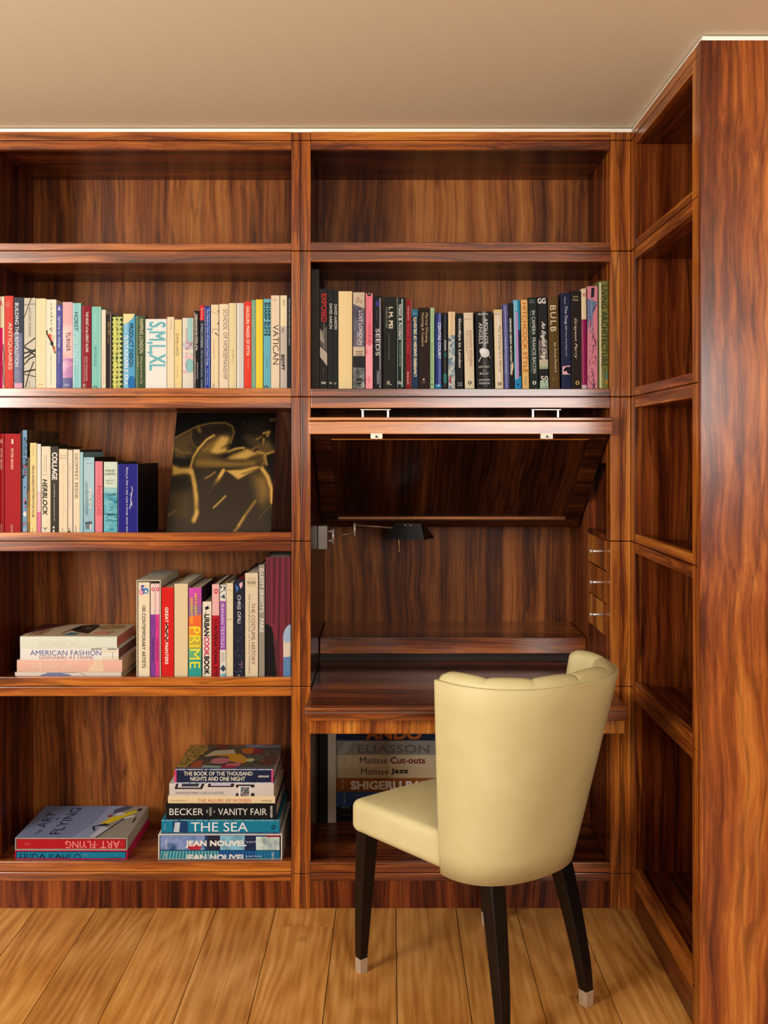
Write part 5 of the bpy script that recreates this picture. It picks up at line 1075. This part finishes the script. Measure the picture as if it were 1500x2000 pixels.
streak([(960,450),(1010,425),(1030,415)], 8, 0.85)
streak([(1140,160),(1190,150)], 24, 0.4, 24); streak([(870,180),(885,190)], 8, 0.25); streak([(1070,125),(1090,130)], 8, 0.2)
blob([(700,540),(790,450),(880,430),(1000,470),(1050,430),(1180,465),(1100,510),(960,520),(840,550)], 0.50, 40)
blob([(740,540),(830,490),(920,450),(1000,490),(900,545)], 0.85, 40); streak([(735,470),(800,440),(880,432)], 16, 0.88)
streak([(690,530),(760,490),(860,455)], 12, 0.05, 14)
blob([(1000,420),(1120,350),(1185,465),(1090,500)], 0.40, 60); streak([(1010,470),(1090,495),(1180,470)], 12, 0.85)
blob([(1020,520),(1090,500),(1105,600),(1040,620)], 0.5, 40); streak([(1085,510),(1105,600)], 12, 0.85); streak([(1030,520),(1060,560),(1040,600)], 8, 0.1)
blob([(700,655),(860,645),(1000,615),(1070,620),(900,700),(820,745),(770,700)], 0.9, 24)
streak([(860,690),(960,655),(1060,625)], 8, 0.35)
streak([(680,655),(630,740),(590,800)], 36, 0.9, 18); streak([(600,780),(545,870)], 26, 0.8, 18); streak([(600,670),(560,700),(505,730)], 16, 0.66)
blob([(178,600),(260,630),(370,625),(385,690),(280,690),(180,715)], 0.82, 40)
streak([(365,660),(395,780),(415,930),(420,1060),(390,1128)], 46, 0.88, 26)
blob([(165,850),(350,840),(370,960),(350,1120),(150,1090)], 0.32, 110); streak([(135,1082),(170,1065),(200,1040)], 12, 0.62)
blob([(170,720),(350,715),(360,830),(165,850)], 0.10, 60)
blob([(940,700),(1060,650),(1120,740),(1160,930),(1060,1010),(990,930)], 0.38, 90)
blob([(1010,740),(1090,720),(1120,860),(1050,950)], 0.56, 90)
blob([(560,760),(800,760),(960,860),(960,950),(820,1100),(560,1100),(440,1000)], 0.15, 100)
streak([(1060,640),(1110,710),(1150,830),(1155,960)], 36, 0.9, 22)
streak([(700,900),(650,950),(585,1008)], 16, 0.85); streak([(990,950),(900,1070),(840,1170),(785,1235)], 24, 0.66, 24); streak([(880,1090),(820,1180)], 8, 0.95); streak([(1145,990),(1080,1050),(1030,1110)], 6, 0.5)
TONE = np.clip(TONE+0.02*np.sin(PX*0.21+3*np.sin(PY*0.05)), 0, 1)
bm = NB(); V = [[bm.verts.new(print_pt(PX[j, i], PY[j, i], 1)) for i in range(GX)] for j in range(GY)]
lay = bm.loops.layers.float_color.new('sepia_tone')
for j in range(GY-1):
    for i in range(GX-1):
        f = bm.faces.new((V[j+1][i], V[j+1][i+1], V[j][i+1], V[j][i]))
        for l, (b, a) in zip(f.loops, ((j+1, i), (j+1, i+1), (j, i+1), (j, i))):
            t = float(TONE[b, a]); l[lay] = (t, t, t, 1)
m_im, t_, b_ = nt_new('sepia_photograph')
at_ = t_.nodes.new('ShaderNodeAttribute'); at_.attribute_name = 'sepia_tone'
cr_ = t_.nodes.new('ShaderNodeValToRGB'); e_ = cr_.color_ramp.elements
e_[0].position = 0.0; e_[0].color = lin((11,9,7)); e_[1].position = 1.0; e_[1].color = lin((206,164,84))
for p_, c_ in ((0.2, (48,38,26)), (0.42, (86,66,32)), (0.62, (134,102,44))):
    q_ = e_.new(p_); q_.color = lin(c_)
t_.links.new(at_.outputs['Fac'], cr_.inputs[0]); t_.links.new(cr_.outputs[0], b_.inputs['Base Color'])
b_.inputs['Roughness'].default_value = 0.35; b_.inputs['Specular IOR Level'].default_value = 0.3
link('image', bm, m_im, tp_, fixn=False)
for o in bpy.data.objects:
    if 'org' in o: del o['org']
